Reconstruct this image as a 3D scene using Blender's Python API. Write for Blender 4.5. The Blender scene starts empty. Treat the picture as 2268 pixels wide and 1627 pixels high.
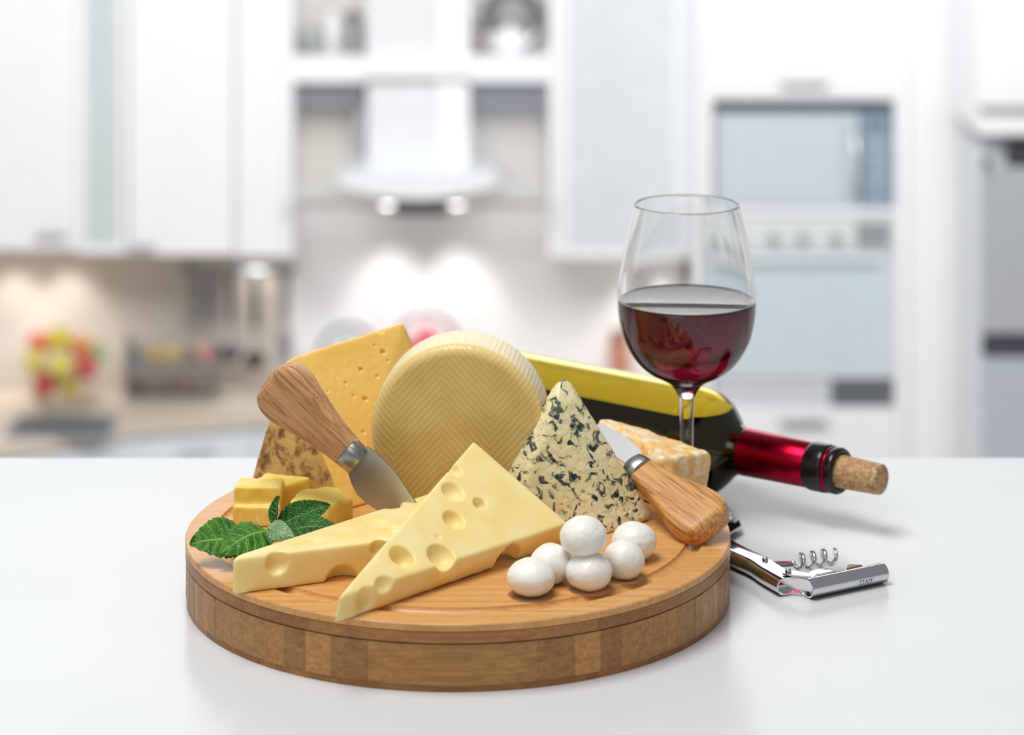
import bpy, bmesh, math, random
from mathutils import Vector, Matrix, noise
from mathutils.bvhtree import BVHTree

# ------------------------------------------------------------------ camera
F, H, YH, CX = 5660.0, 0.48, -616.0, 1134.0      # focal length (px), eye height over the table, horizon row, centre column
scene = bpy.context.scene
cd = bpy.data.cameras.new('camera'); cam = bpy.data.objects.new('camera', cd)
scene.collection.objects.link(cam); scene.camera = cam
cam.location = (0, 0, H); cam.rotation_euler = (math.pi/2, 0, 0)
cd.sensor_width = 36; cd.lens = F/2268*36
cd.shift_y = -(1627/2 - YH)/2268
cd.clip_start = 0.05; cd.clip_end = 60
cd.dof.use_dof = True; cd.dof.focus_distance = 1.375
cd.dof.aperture_fstop = cd.lens/1000/0.0125; cd.dof.aperture_blades = 0

# ------------------------------------------------------------------ world, lights, exposure
w = bpy.data.worlds.new('world'); scene.world = w; w.use_nodes = True
w.node_tree.nodes['Background'].inputs[0].default_value = (0.97, 0.98, 1.0, 1)
w.node_tree.nodes['Background'].inputs[1].default_value = 0.25
def area(name, loc, target, sx, sy, power, col=(1, 1, 1)):
    l = bpy.data.lights.new(name, 'AREA'); l.shape = 'RECTANGLE'; l.size = sx; l.size_y = sy; l.energy = power; l.color = col
    o = bpy.data.objects.new(name, l); scene.collection.objects.link(o); o.location = loc
    o.rotation_euler = (Vector(target)-Vector(loc)).to_track_quat('-Z', 'Y').to_euler()
    return o
area('table_key_light', (-0.3, 1.22, 1.5), (0, 1.3, 0), 0.8, 0.6, 19.5, (1, 0.985, 0.96))
area('table_soft_light', (-0.55, 0.1, 1.05), (0, 1.4, 0.05), 0.8, 0.8, 2.8, (1, 1, 1))
area('added_back_light', (0, 8.7, 2.6), (0, 1.4, 0), 6.5, 2.4, 100, (0.97, 0.99, 1))  # added area light high at the back, for reflections in wine and bottle
area('kitchen_fill_light', (-0.2, 5.4, 1.35), (0, 8.9, -1.3), 4.5, 1.4, 160, (1, 1, 1))  # added fill that brightens the kitchen from above, no fixture behind it
vs = scene.view_settings
vs.view_transform = 'Standard'; vs.look = 'None'; vs.gamma = 1; vs.use_curve_mapping = False; vs.exposure = 0.0
cy = scene.cycles
cy.use_denoising = True; cy.caustics_reflective = False; cy.caustics_refractive = False
cy.max_bounces = 14; cy.transmission_bounces = 12; cy.glossy_bounces = 5; cy.diffuse_bounces = 4; cy.transparent_max_bounces = 10
cy.sample_clamp_indirect = 6

# ------------------------------------------------------------------ helpers
random.seed(4)
col = scene.collection
def P(px, py, d): return Vector(((px-CX)/F*d, d, H-(py-YH)/F*d))
def G(px, py, z): return P(px, py, (H-z)*F/(py-YH))
def onplane(px, py, p0, n):
    r = Vector(((px-CX)/F, 1, -(py-YH)/F)); c = Vector((0, 0, H))
    return c + r*((p0-c).dot(n)/r.dot(n))
def lin(r, g, b): return tuple(((v/255/12.92) if v/255 <= .04045 else ((v/255+.055)/1.055)**2.4) for v in (r, g, b)) + (1,)

class NT:
    def __init__(s, name):
        s.m = bpy.data.materials.new(name); s.m.use_nodes = True
        s.t = s.m.node_tree; s.p = s.t.nodes['Principled BSDF']
    def n(s, kind, **kw):
        nd = s.t.nodes.new(kind)
        for k, v in kw.items():
            if k.startswith('i_'): nd.inputs[k[2:].replace('_', ' ')].default_value = v
            else: setattr(nd, k, v)
        return nd
    def l(s, a, b): s.t.links.new(a, b)
    def coord(s, scale=(1, 1, 1), rot=(0, 0, 0)):
        tc = s.n('ShaderNodeTexCoord'); mp = s.n('ShaderNodeMapping')
        mp.inputs['Scale'].default_value = scale; mp.inputs['Rotation'].default_value = rot
        s.l(tc.outputs['Object'], mp.inputs['Vector']); return mp.outputs[0]
    def noise(s, vec, scale, detail=4, rough=.5, dist=0):
        nd = s.n('ShaderNodeTexNoise'); nd.inputs['Scale'].default_value = scale; nd.inputs['Detail'].default_value = detail
        nd.inputs['Roughness'].default_value = rough; nd.inputs['Distortion'].default_value = dist
        if vec is not None: s.l(vec, nd.inputs['Vector'])
        return nd.outputs['Fac']
    def voro(s, vec, scale, feature='F1', out='Distance'):
        nd = s.n('ShaderNodeTexVoronoi'); nd.feature = feature; nd.inputs['Scale'].default_value = scale
        s.l(vec, nd.inputs['Vector']); return nd.outputs[out]
    def ramp(s, fac, stops):
        nd = s.n('ShaderNodeValToRGB'); e = nd.color_ramp.elements
        while len(e) < len(stops): e.new(0.5)
        for el, (p, c) in zip(e, stops): el.position = p; el.color = c if len(c) == 4 else (*c, 1)
        s.l(fac, nd.inputs[0]); return nd.outputs[0]
    def math(s, op, a, b=None):
        nd = s.n('ShaderNodeMath'); nd.operation = op
        for i, v in enumerate((a, b)):
            if v is None: continue
            if isinstance(v, (int, float)): nd.inputs[i].default_value = v
            else: s.l(v, nd.inputs[i])
        return nd.outputs[0]
    def mix(s, fac, a, b, blend='MIX'):
        nd = s.n('ShaderNodeMix'); nd.data_type = 'RGBA'; nd.blend_type = blend
        for sock, v in ((nd.inputs[0], fac), (nd.inputs[6], a), (nd.inputs[7], b)):
            if isinstance(v, (int, float)): sock.default_value = v
            elif isinstance(v, tuple): sock.default_value = v
            else: s.l(v, sock)
        return nd.outputs[2]
    def bump(s, h, strength=.3, dist=.001):
        nd = s.n('ShaderNodeBump'); nd.inputs['Strength'].default_value = strength; nd.inputs['Distance'].default_value = dist
        s.l(h, nd.inputs['Height']); s.l(nd.outputs[0], s.p.inputs['Normal'])
    def set(s, **kw):
        for k, v in kw.items():
            k = {'color': 'Base Color', 'rough': 'Roughness', 'metal': 'Metallic', 'trans': 'Transmission Weight', 'ior': 'IOR',
                 'sss': 'Subsurface Weight', 'sssr': 'Subsurface Radius', 'ssss': 'Subsurface Scale', 'coat': 'Coat Weight',
                 'coatr': 'Coat Roughness', 'spec': 'Specular IOR Level', 'alpha': 'Alpha', 'emit': 'Emission Color', 'es': 'Emission Strength'}[k]
            if isinstance(v, (int, float, tuple)): s.p.inputs[k].default_value = v
            else: s.l(v, s.p.inputs[k])
        return s

_plain = {}
def plain(rgb, rough=.5, metal=0.0, var=.015, scale=12, **kw):
    key = (rgb, rough, metal, tuple(kw.items()))
    if key in _plain: return _plain[key]
    t = NT('paint_%d_%d_%d' % rgb); c = lin(*rgb)
    f = t.noise(t.coord(), scale, 3)
    t.set(color=t.ramp(f, [(.3, tuple(v*(1-var) for v in c[:3])), (.7, tuple(min(1, v*(1+var)) for v in c[:3]))]), rough=rough, metal=metal, **kw)
    _plain[key] = t.m
    return t.m

def tag(o, label=None, cat=None, group=None, kind=None):
    if label: o['label'] = label
    if cat: o['category'] = cat
    if group: o['group'] = group
    if kind: o['kind'] = kind
    return o
def empty(name, loc=(0, 0, 0), label=None, cat=None, group=None, kind=None):
    o = bpy.data.objects.new(name, None); col.objects.link(o); o.location = loc; o.empty_display_size = .05
    return tag(o, label, cat, group, kind)
def obj(name, bm, mat, parent=None, smooth=False, angle=None):
    me = bm if isinstance(bm, bpy.types.Mesh) else bpy.data.meshes.new(name)
    if not isinstance(bm, bpy.types.Mesh):
        bmesh.ops.recalc_face_normals(bm, faces=bm.faces); bm.to_mesh(me); bm.free()
    me.name = name
    me.materials.clear(); me.materials.append(mat)
    if smooth: me.shade_smooth()
    if angle is not None: me.shade_smooth(); me.set_sharp_from_angle(angle=math.radians(angle))
    o = bpy.data.objects.new(name, me); col.objects.link(o)
    if parent is not None:
        o.parent = parent; me.transform(Matrix.Translation(-Vector(parent.location)) if parent.type == 'EMPTY' else Matrix())
    return o
def rebase(o):
    """move a top-level mesh's origin to its base centre"""
    v = [x.co for x in o.data.vertices]; c = Vector((sum(p.x for p in v)/len(v), sum(p.y for p in v)/len(v), min(p.z for p in v)))
    o.data.transform(Matrix.Translation(-c)); o.location = c; return o
def copy_tree(o, loc=None, parent=None):
    c = o.copy(); col.objects.link(c); c.parent = parent
    if loc is not None: c.location = loc
    for ch in list(o.children): copy_tree(ch, None, c)
    return c

def add_box(bm, lo, hi, bev=0):
    r = bmesh.ops.create_cube(bm, size=1)
    lo, hi = Vector(lo), Vector(hi)
    for v in r['verts']: v.co = Vector((lo[i]+(v.co[i]+.5)*(hi[i]-lo[i]) for i in range(3)))
    if bev:
        es = list({e for v in r['verts'] for e in v.link_edges})
        bmesh.ops.bevel(bm, geom=es, offset=bev, segments=2, affect='EDGES', profile=.5)
    return bm
def box(lo, hi, bev=0): return add_box(bmesh.new(), lo, hi, bev)
def lathe(prof, seg=64, M=None, bm=None):
    bm = bm or bmesh.new(); rings = []
    for r, z in prof:
        if r < 1e-7: rings.append([bm.verts.new((0, 0, z))])
        else: rings.append([bm.verts.new((r*math.cos(2*math.pi*i/seg), r*math.sin(2*math.pi*i/seg), z)) for i in range(seg)])
    vs_ = [v for r in rings for v in r]
    for a, b in zip(rings, rings[1:]):
        for i in range(seg):
            j = (i+1) % seg
            if len(a) == 1 and len(b) == 1: break
            if len(a) == 1: bm.faces.new((a[0], b[i], b[j]))
            elif len(b) == 1: bm.faces.new((a[i], a[j], b[0]))
            else: bm.faces.new((a[i], a[j], b[j], b[i]))
    if M is not None: bmesh.ops.transform(bm, matrix=M, verts=vs_)
    bmesh.ops.remove_doubles(bm, verts=[v for v in vs_ if v.is_valid], dist=1e-7)
    return bm
def frame(p, zdir, xhint=Vector((1, 0, 0))):
    z = Vector(zdir).normalized(); y = z.cross(xhint).normalized(); x = y.cross(z)
    M = Matrix((x, y, z)).transposed().to_4x4(); M.translation = p; return M
def tube(pts, rad, seg=8, bm=None, cap=True):
    bm = bm or bmesh.new(); pts = [Vector(p) for p in pts]; rings = []; up = None
    for i, p in enumerate(pts):
        t = (pts[min(i+1, len(pts)-1)]-pts[max(i-1, 0)]).normalized()
        if up is None: up = t.orthogonal().normalized()
        up = (up - t*up.dot(t)).normalized(); s = t.cross(up)
        r = rad[i] if isinstance(rad, (list, tuple)) else rad
        rings.append([bm.verts.new(p+(up*math.cos(2*math.pi*k/seg)+s*math.sin(2*math.pi*k/seg))*r) for k in range(seg)])
    for a, b in zip(rings, rings[1:]):
        for k in range(seg): bm.faces.new((a[k], a[(k+1) % seg], b[(k+1) % seg], b[k]))
    if cap: bm.faces.new(rings[0][::-1]); bm.faces.new(rings[-1])
    return bm
def prism(poly, zlo, zhi, bm=None):
    """poly: list of (x,y); vertical extrusion"""
    bm = bm or bmesh.new()
    a = [bm.verts.new((x, y, zlo)) for x, y in poly]; b = [bm.verts.new((x, y, zhi)) for x, y in poly]
    bm.faces.new(a[::-1]); bm.faces.new(b)
    for i in range(len(poly)): j = (i+1) % len(poly); bm.faces.new((a[i], a[j], b[j], b[i]))
    return bm
def slab(pts, off, bm=None):
    """planar 3D outline extruded by vector off"""
    bm = bm or bmesh.new()
    a = [bm.verts.new(Vector(p)) for p in pts]; b = [bm.verts.new(Vector(p)+Vector(off)) for p in pts]
    bm.faces.new(a[::-1]); bm.faces.new(b)
    for i in range(len(pts)): j = (i+1) % len(pts); bm.faces.new((a[i], a[j], b[j], b[i]))
    return bm
def hull(pts):
    bm = bmesh.new()
    for p in pts: bm.verts.new(p)
    r = bmesh.ops.convex_hull(bm, input=bm.verts)
    bmesh.ops.delete(bm, geom=[v for v in bm.verts if not v.link_faces], context='VERTS')
    bmesh.ops.dissolve_limit(bm, angle_limit=.01, verts=bm.verts, edges=bm.edges)
    bmesh.ops.recalc_face_normals(bm, faces=bm.faces)
    return bm
def evaluated(me, mods):
    o = bpy.data.objects.new('tmp', me); col.objects.link(o)
    for kind, kw in mods:
        m = o.modifiers.new('m', kind)
        for k, v in kw.items(): setattr(m, k, v)
    dg = bpy.context.evaluated_depsgraph_get()
    out = bpy.data.meshes.new_from_object(o.evaluated_get(dg)); bpy.data.objects.remove(o)
    return out
def tomesh(bm):
    me = bpy.data.meshes.new('t'); bm.to_mesh(me); bm.free(); return me
CAM = Vector((0, 0, H))
def cheese(name, bm, mat, holes=(), spheres=(), cutters=None, bev=.0015, vox=.0009, smooth=4, amp=0, freq=200, amp2=0, parent=None, label=None, cat=None):
    """solid lump: rounded, real holes cut out of it, remeshed so that the rims are soft.
    holes: (px, py, half width px, depth/radius) on the face seen there; spheres: (centre, radius)"""
    bmesh.ops.bevel(bm, geom=list(bm.edges), offset=bev, segments=2, affect='EDGES', profile=.5)
    bvh = BVHTree.FromBMesh(bm); me = tomesh(bm); cut = bmesh.new()
    for px, py, rp, k in holes:
        d = Vector(((px-CX)/F, 1, -(py-YH)/F)).normalized(); hit, n, _, dist = bvh.ray_cast(CAM, d)
        if hit is None: print('HOLE MISS', name, px, py); continue
        r = rp*1.08/F*hit.y; h = r*k; R = (r*r+h*h)/(2*h)
        bmesh.ops.create_icosphere(cut, subdivisions=4, radius=R, matrix=Matrix.Translation(hit+n*(R-h)))
    for c, R in spheres: bmesh.ops.create_icosphere(cut, subdivisions=4, radius=R, matrix=Matrix.Translation(c))
    if cutters: cutters(cut)
    if len(cut.verts):
        cm = tomesh(cut); co = bpy.data.objects.new('cut', cm); col.objects.link(co)
        me = evaluated(me, [('BOOLEAN', dict(operation='DIFFERENCE', object=co, solver='EXACT', use_self=True))]); bpy.data.objects.remove(co)
    else: cut.free()
    me = evaluated(me, [('REMESH', dict(mode='VOXEL', voxel_size=vox)), ('SMOOTH', dict(factor=.5, iterations=smooth))])
    if amp or amp2:
        me.update(); ns = [v.normal.copy() for v in me.vertices]
        for v, n in zip(me.vertices, ns):
            q = v.co*freq; a = noise.noise(q)*amp
            if amp2: a -= amp2*max(0, noise.noise(q*2.3)-.25)*2
            v.co += n*a
    o = obj(name, me, mat, parent, smooth=True)
    if parent is None: rebase(o)
    return tag(o, label, cat)

# ------------------------------------------------------------------ materials of the still life
WHITE = lin(245, 246, 247)
def m_table():
    t = NT('white_lacquer'); f = t.noise(t.coord(), 8, 2)
    t.set(color=t.ramp(f, [(.3, lin(214, 217, 220)), (.7, lin(217, 220, 223))]), rough=.2, spec=.14); return t.m
def m_bamboo(name, light, dark, fine=1.0, rough=.36, rnd=.16):
    t = NT(name); v = t.coord((2.5, 250, 250))
    f = t.noise(v, 1.6, 5, .62); g = t.noise(t.coord((14, 900, 900)), 1.0, 2)
    pores = t.voro(t.coord((60, 1500, 1500)), 1.0)
    c = t.ramp(f, [(.28, dark), (.5, tuple((a+b)/2 for a, b in zip(light, dark))), (.72, light)])
    c = t.mix(.3, c, t.ramp(g, [(.35, dark), (.65, light)]))
    c = t.mix(t.ramp(pores, [(.0, (.55,)*3), (.32, (0, 0, 0))]), c, tuple(x*.45 for x in dark[:3])+(1,))
    oi = t.n('ShaderNodeObjectInfo'); r = t.math('ADD', t.math('MULTIPLY', oi.outputs['Random'], rnd*2), 1-rnd)
    hs = t.n('ShaderNodeHueSaturation'); t.l(c, hs.inputs['Color']); t.l(r, hs.inputs['Value'])
    t.set(color=hs.outputs[0], rough=rough, spec=.4); t.bump(f, .12, .0006); return t.m
def m_handle(name, light, dark, axis):
    t = NT(name); sc = [420, 420, 420]; sc[axis] = 14
    f = t.noise(t.coord(tuple(sc)), 1.0, 5, .65); g = t.noise(t.coord(tuple(x*2.6 for x in sc)), 1.0, 2)
    c = t.ramp(f, [(.34, dark), (.56, light), (.75, tuple(min(1, x*1.12) for x in light))])
    c = t.mix(t.ramp(g, [(.3, (.75,)*3), (.42, (0, 0, 0))]), c, tuple(x*.5 for x in dark[:3])+(1,))
    t.set(color=c, rough=.45); t.bump(g, .12, .0004); return t.m
def m_cheese(name, c1, c2, sss=.45, scale=60, rough=.42, radius=(1, .9, .42), ss=.006, bump=.05):
    t = NT(name); f = t.noise(t.coord(), scale, 4)
    t.set(color=t.ramp(f, [(.35, c1), (.68, c2)]), rough=rough, sss=sss, sssr=radius, ssss=ss, spec=.4)
    t.bump(t.noise(t.coord(), 900, 3), bump, .0005); return t.m
def m_glass(name, tint=(1, 1, 1, 1), rough=0.0, ior=1.5):
    t = NT(name); t.set(color=tint, rough=rough, trans=1.0, ior=ior); return t.m
M_TABLE = m_table()
M_BTOP = m_bamboo('bamboo_top', lin(232, 180, 116), lin(196, 136, 74), rnd=.0)
M_BLAYER = m_bamboo('bamboo_layer', lin(178, 126, 70), lin(138, 88, 44))
M_BSIDE = m_bamboo('bamboo_stave', lin(196, 146, 84), lin(148, 98, 50), rnd=.22)
M_STEEL = NT('brushed_steel'); M_STEEL.set(color=M_STEEL.ramp(M_STEEL.noise(M_STEEL.coord((40, 40, 900)), 3, 3), [(.3, lin(150, 152, 154)), (.7, lin(190, 192, 193))]), metal=1.0, rough=.3); M_STEEL = M_STEEL.m
M_CHROME = plain((225, 227, 230), .06, 1.0, .01)
M_EMM = m_cheese('emmental', lin(245, 219, 142), lin(249, 231, 172), sss=.45, ss=.006)
M_AGED = None
t = NT('mozzarella'); v = t.coord(); f1 = t.noise(v, 120, 5, .6, 1.6); f2 = t.noise(t.coord((1, 1, 2.2)), 330, 3, .5, 1.0)
t.set(color=t.ramp(f1, [(.3, lin(238, 236, 228)), (.7, lin(246, 245, 240))]), rough=.3, sss=.5, sssr=(1, .9, .75), ssss=.004)
t.bump(t.math('ADD', f1, t.math('MULTIPLY', f2, .35)), .16, .002); M_MOZZ = t.m
M_GLASS = m_glass('clear_glass', (.985, .99, .99, 1))
M_BOTTLE = m_glass('olive_bottle_glass', lin(242, 222, 100), ior=1.5)
t = NT('red_wine'); t.set(color=lin(74, 2, 18), rough=0.0, trans=1.0, ior=1.34); M_WINE = t.m
t = NT('dark_wine_mass'); t.set(color=(.006, .003, .004, 1), rough=.04, spec=.5); M_WINED = t.m

# ------------------------------------------------------------------ table
ZT = .034
TE = G(1134, 1012, 0).y                                 # far edge of the table
tb = empty('table', (0, 1.0, -.76), 'large glossy white table carrying the round bamboo board and wine bottle', 'table')
obj('tabletop', box((-1.3, .35, -.04), (1.3, TE, 0), .0015), M_TABLE, tb)
for x in (-1.2, 1.2):
    for y in (.45, TE-.1): obj('leg', box((x-.03, y-.03, -.76), (x+.03, y+.03, -.0405), .003), M_TABLE, tb)
tag(obj('floor_gallery', box((-3, -1, -.86), (3, 2.3, -.76)), plain((205, 200, 192), .5)), kind='structure')

# ------------------------------------------------------------------ cutting board
BC = Vector((-.0296, 1.4137, 0)); BR = .15
bd = empty('cutting_board', BC, 'thick round bamboo cutting board with a juice groove under the cheeses', 'cutting board')
def in_board(bm): bmesh.ops.translate(bm, verts=bm.verts, vec=BC); return bm
prof = [(0, .0300), (BR-.0004, .0300), (BR, .0304), (BR, .0334), (BR-.0006, ZT)]
g0, gw, gd = .131, .0046, .0030
prof += [(g0+gw*math.cos(math.pi*k/10), ZT-gd*math.sin(math.pi*k/10)) for k in range(11)] + [(.09, ZT), (.045, ZT), (0, ZT)]
top = obj('lid_top', in_board(lathe(prof, 256)), M_BTOP, bd, angle=35)
def strip(y0, y1, R, z0, z1, n=7, gap=.00012):
    y0 += gap; y1 -= gap; pts = []
    a0 = math.asin(max(-1, min(1, y0/R))); a1 = math.asin(max(-1, min(1, y1/R)))
    for k in range(n+1): a = a0+(a1-a0)*k/n; pts.append((R*math.cos(a), R*math.sin(a)))
    for k in range(n+1): a = a1+(a0-a1)*k/n; pts.append((-R*math.cos(a), R*math.sin(a)))
    out = []
    for q in pts:
        if not out or (Vector(q)-Vector(out[-1])).length > 1e-6: out.append(q)
    if (Vector(out[0])-Vector(out[-1])).length < 1e-6: out.pop()
    return in_board(prism(out, z0, z1))
ys = [-BR]
while ys[-1] < BR-.012: ys.append(ys[-1]+random.uniform(.017, .026))
ys[-1] = BR
for a, b in zip(ys, ys[1:]): obj('lid_layer_strip', strip(a, b, BR-.0002, .0243, .02985, 14), M_BLAYER, bd)
ys = [-BR + .0068*k for k in range(45)]; ys[-1] = BR
for a, b in zip(ys, ys[1:]):
    obj('stave', strip(a, b, BR-random.uniform(.0002, .0006), .0033, .02355, 14 if a < -.14 or b > .14 else 5), M_BSIDE, bd)
obj('seam_core', in_board(lathe([(0, .0235), (BR-.0022, .0235), (BR-.0022, .0244), (0, .0244)], 128)), plain((58, 36, 20), .8), bd)
ys = [-BR + .0193*k for k in range(16)]; ys[-1] = BR
for a, b in zip(ys, ys[1:]): obj('foot_strip', strip(a, b, BR-.0007, .0, .0032, 12), M_BLAYER, bd)

# ------------------------------------------------------------------ emmental lying flat
A = G(513, 1318, ZT); D2 = (G(740, 1288, ZT)-A).normalized()
A2 = A + D2*.142; zt2 = .0522
e2 = [A, A+Vector((.003, .009, 0)), A2, Vector((-.0445, 1.419, ZT))]
pts = e2 + [Vector((p.x, p.y, zt2+.0006*(i == 0))) for i, p in enumerate(e2)]
cheese('emmental_wedge', hull(pts), M_EMM, vox=.0008, smooth=3,
       holes=[(614, 1246, 25, .8), (697, 1196, 21, .45), (838, 1158, 28, .35), (872, 1171, 20, .7), (839, 1214, 18, .9)],
       spheres=[(G(752, 1292, ZT)+Vector((.002, .002, -.001)), .0098), (Vector((-.0665, 1.397, .055)), .0075)],
       label='flat pale yellow holed cheese wedge pricked by the knife tip, beside the mint', cat='cheese')

# ------------------------------------------------------------------ emmental leaning in front
T = P(749, 1322, 1.264); R_ = P(1259, 1158, 1.379); L = P(1050, 975, 1.405)
T0 = G(738, 1383, ZT); R0 = G(1244, 1206, ZT); n_ = (R_-T).cross(L-T).normalized()
L0 = L - n_*.0175
Tl = T.lerp(L, .02)
cheese('emmental_wedge', hull([T, Tl, R_, L, T0, R0, L0]), M_EMM, bev=.0009, vox=.0008, smooth=3,
       holes=[(1003, 1088, 25, .75), (1063, 1114, 14, 1.5), (1005, 1150, 24, .75), (970, 1188, 8, .5), (978, 1231, 32, .75),
              (891, 1232, 27, 1.15), (852, 1290, 27, .5), (808, 1327, 26, .55), (1007, 1040, 16, .9), (829, 1239, 8, .4)],
       spheres=[(G(1128, 1258, ZT)+Vector((.001, .003, .002)), .0098)],
       label='large pale yellow holed cheese wedge leaning with its tip over the board edge', cat='cheese')

# ------------------------------------------------------------------ aged wedge with rind
a = P(632, 795, 1.48); b = P(893, 713, 1.53); c = P(914, 760, 1.537)
e = G(764, 1131, ZT); d = Vector((-.1535, 1.484, ZT)); f = Vector((-.035, 1.502, ZT)); g = Vector((-.09, 1.546, ZT))
t = NT('aged_cheese')
col_in = t.ramp(t.noise(t.coord(), 35, 4), [(.3, lin(240, 192, 92)), (.7, lin(246, 208, 118))])
sp = t.noise(t.coord(), 700, 2); col_in = t.mix(t.ramp(sp, [(.66, (0, 0, 0)), (.72, (.6,)*3)]), col_in, lin(250, 226, 160))
rn = t.noise(t.coord(), 110, 6, .7, .3)
col_r = t.ramp(rn, [(.34, lin(92, 66, 34)), (.43, lin(150, 112, 58)), (.52, lin(208, 170, 104)), (.66, lin(226, 186, 100))])
geo = t.n('ShaderNodeNewGeometry'); rnorm = (e-d).cross(a-d).normalized()
if rnorm.y > 0: rnorm = -rnorm
dp = t.n('ShaderNodeVectorMath'); dp.operation = 'DOT_PRODUCT'; dp.inputs[1].default_value = rnorm
t.l(geo.outputs['Normal'], dp.inputs[0])
edge = t.math('ADD', dp.outputs['Value'], t.math('MULTIPLY', t.noise(t.coord(), 130, 3), .12))
t.set(color=t.mix(t.ramp(edge, [(.86, (0, 0, 0)), (.95, (1, 1, 1))]), col_in, col_r), rough=.45, sss=.3, sssr=(1, .7, .25), ssss=.005)
t.bump(rn, .06, .001); M_AGED = t.m
def notches(cut):
    for q, s in ((P(840, 727, 1.52), .0034), (P(747, 753, 1.502), .0026), (P(672, 777, 1.488), .003), (P(800, 739, 1.512), .002)):
        bmesh.ops.create_icosphere(cut, subdivisions=2, radius=s, matrix=Matrix.Translation(q))
cheese('aged_cheese_wedge', hull([a, b, c, e, d, f, g, a+Vector((.012, .018, -.002)), b+Vector((-.002, .015, -.006))]), M_AGED, cutters=notches, vox=.0006, amp=.00015, freq=300,
       holes=[(px, py, k*1.1, 1.3) for px, py, k in ((848, 779, 5), (799, 818, 4), (766, 848, 3.5), (809, 883, 4.5), (783, 876, 3), (835, 833, 3.5), (860, 799, 3), (805, 956, 3.5), (830, 765, 3), (704, 826, 2.5), (726, 866, 3), (770, 790, 2.5), (745, 835, 2.5))],
       label='tall golden cheese wedge with mottled brown rind behind the upright knife', cat='cheese')

# ------------------------------------------------------------------ wheel
WCn = P(1014, 958, 1.425); WR = .0492; yaw = math.radians(5); ax = Vector((-math.sin(yaw), -math.cos(yaw), 0))   # face normal
WCn.z = ZT + WR + .0001
M = frame(WCn, ax, Vector((math.cos(yaw), -math.sin(yaw), 0)))
th = .040; rb = .006
prof = [(0, 0.0)] + [(WR*.2*k, -.0002*(k > 3)) for k in range(1, 5)]
prof += [(WR-rb+rb*math.sin(math.pi/2*k/6), -rb+rb*math.cos(math.pi/2*k/6)) for k in range(7)]
prof += [(WR, -th*.35), (WR+.0004, -th*.5), (WR, -th*.65)]
prof += [(WR-rb+rb*math.cos(math.pi/2*k/6), -th+rb-rb*math.sin(math.pi/2*k/6)) for k in range(7)] + [(0, -th)]
t = NT('wheel_cheese')
sep = t.n('ShaderNodeSeparateXYZ'); t.l(t.coord(), sep.inputs[0])
X, Yv = sep.outputs['X'], sep.outputs['Y']
tri = t.n('ShaderNodeMath'); tri.operation = 'PINGPONG'; tri.inputs[1].default_value = .027
t.l(t.math('ADD', X, .198), tri.inputs[0])
wv = t.math('SINE', t.math('MULTIPLY', t.math('SUBTRACT', Yv, t.math('MULTIPLY', tri.outputs[0], 1.1)), 2*math.pi/.0043))
dots = t.math('SINE', t.math('MULTIPLY', t.math('ADD', X, Yv), 2*math.pi/.0016))
hgt = t.math('ADD', wv, t.math('MULTIPLY', dots, .3))
nz = t.noise(t.coord(), 45, 5)
base = t.ramp(nz, [(.3, lin(216, 184, 106)), (.7, lin(230, 204, 134))])
base = t.mix(t.ramp(wv, [(.0, (.25,)*3), (.6, (0, 0, 0))]), base, lin(198, 160, 84))
rr = t.math('SQRT', t.math('ADD', t.math('MULTIPLY', X, X), t.math('MULTIPLY', Yv, Yv)))
base = t.mix(t.ramp(t.math('MULTIPLY', rr, 20), [(.86, (0, 0, 0)), (.97, (.75,)*3)]), base, lin(232, 208, 142))
base = t.mix(t.ramp(t.math('MULTIPLY', sep.outputs['Z'], -50), [(.12, (0, 0, 0)), (.34, (1, 1, 1))]), base, lin(240, 222, 174))
t.set(color=base, rough=.36, sss=.3, sssr=(1, .7, .3), ssss=.005)
t.bump(t.math('ADD', t.math('MULTIPLY', hgt, .5), t.noise(t.coord(), 400, 4)), .2, .0007); M_WHEEL = t.m
wh = empty('round_cheese', (WCn.x, WCn.y, ZT), 'upright round cheese wheel with herringbone pressed face and film-wrapped rim', 'cheese')
def local_obj(name, bm, mat, M, parent, **kw):
    o = obj(name, bm, mat, None, **kw); o.parent = parent; o.matrix_local = Matrix.Translation(-Vector(parent.location)) @ M; return o
local_obj('body', lathe(prof, 160), M_WHEEL, M, wh, smooth=True)
t = NT('cling_film'); v = t.coord((1, 1, .35)); nn = t.noise(v, 130, 6, .7, 1.5); ridg = t.noise(t.coord((1, 1, .12)), 240, 4, .6, 2.5)
t.set(color=(.95, .95, .93, 1), rough=.12, spec=.8, alpha=t.ramp(ridg, [(.50, (.05,)*3), (.62, (.22,)*3)]))
t.bump(t.math('ADD', nn, ridg), .8, .003); M_FILM = t.m
wp = [(WR-.004, -.0012), (WR-.0012, -.0035), (WR+.0004, -.0075), (WR+.0008, -th*.5), (WR+.0004, -th+.006), (WR-.003, -th-.0004)]
bm = lathe(wp, 220)
for v in bm.verts:
    q = v.co*260; v.co += Vector((v.co.x, v.co.y, 0)).normalized()*.0006*abs(noise.noise(Vector((q.x, q.y, q.z*.3))))
local_obj('film_wrap', bm, M_FILM, M, wh, smooth=True)

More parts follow.
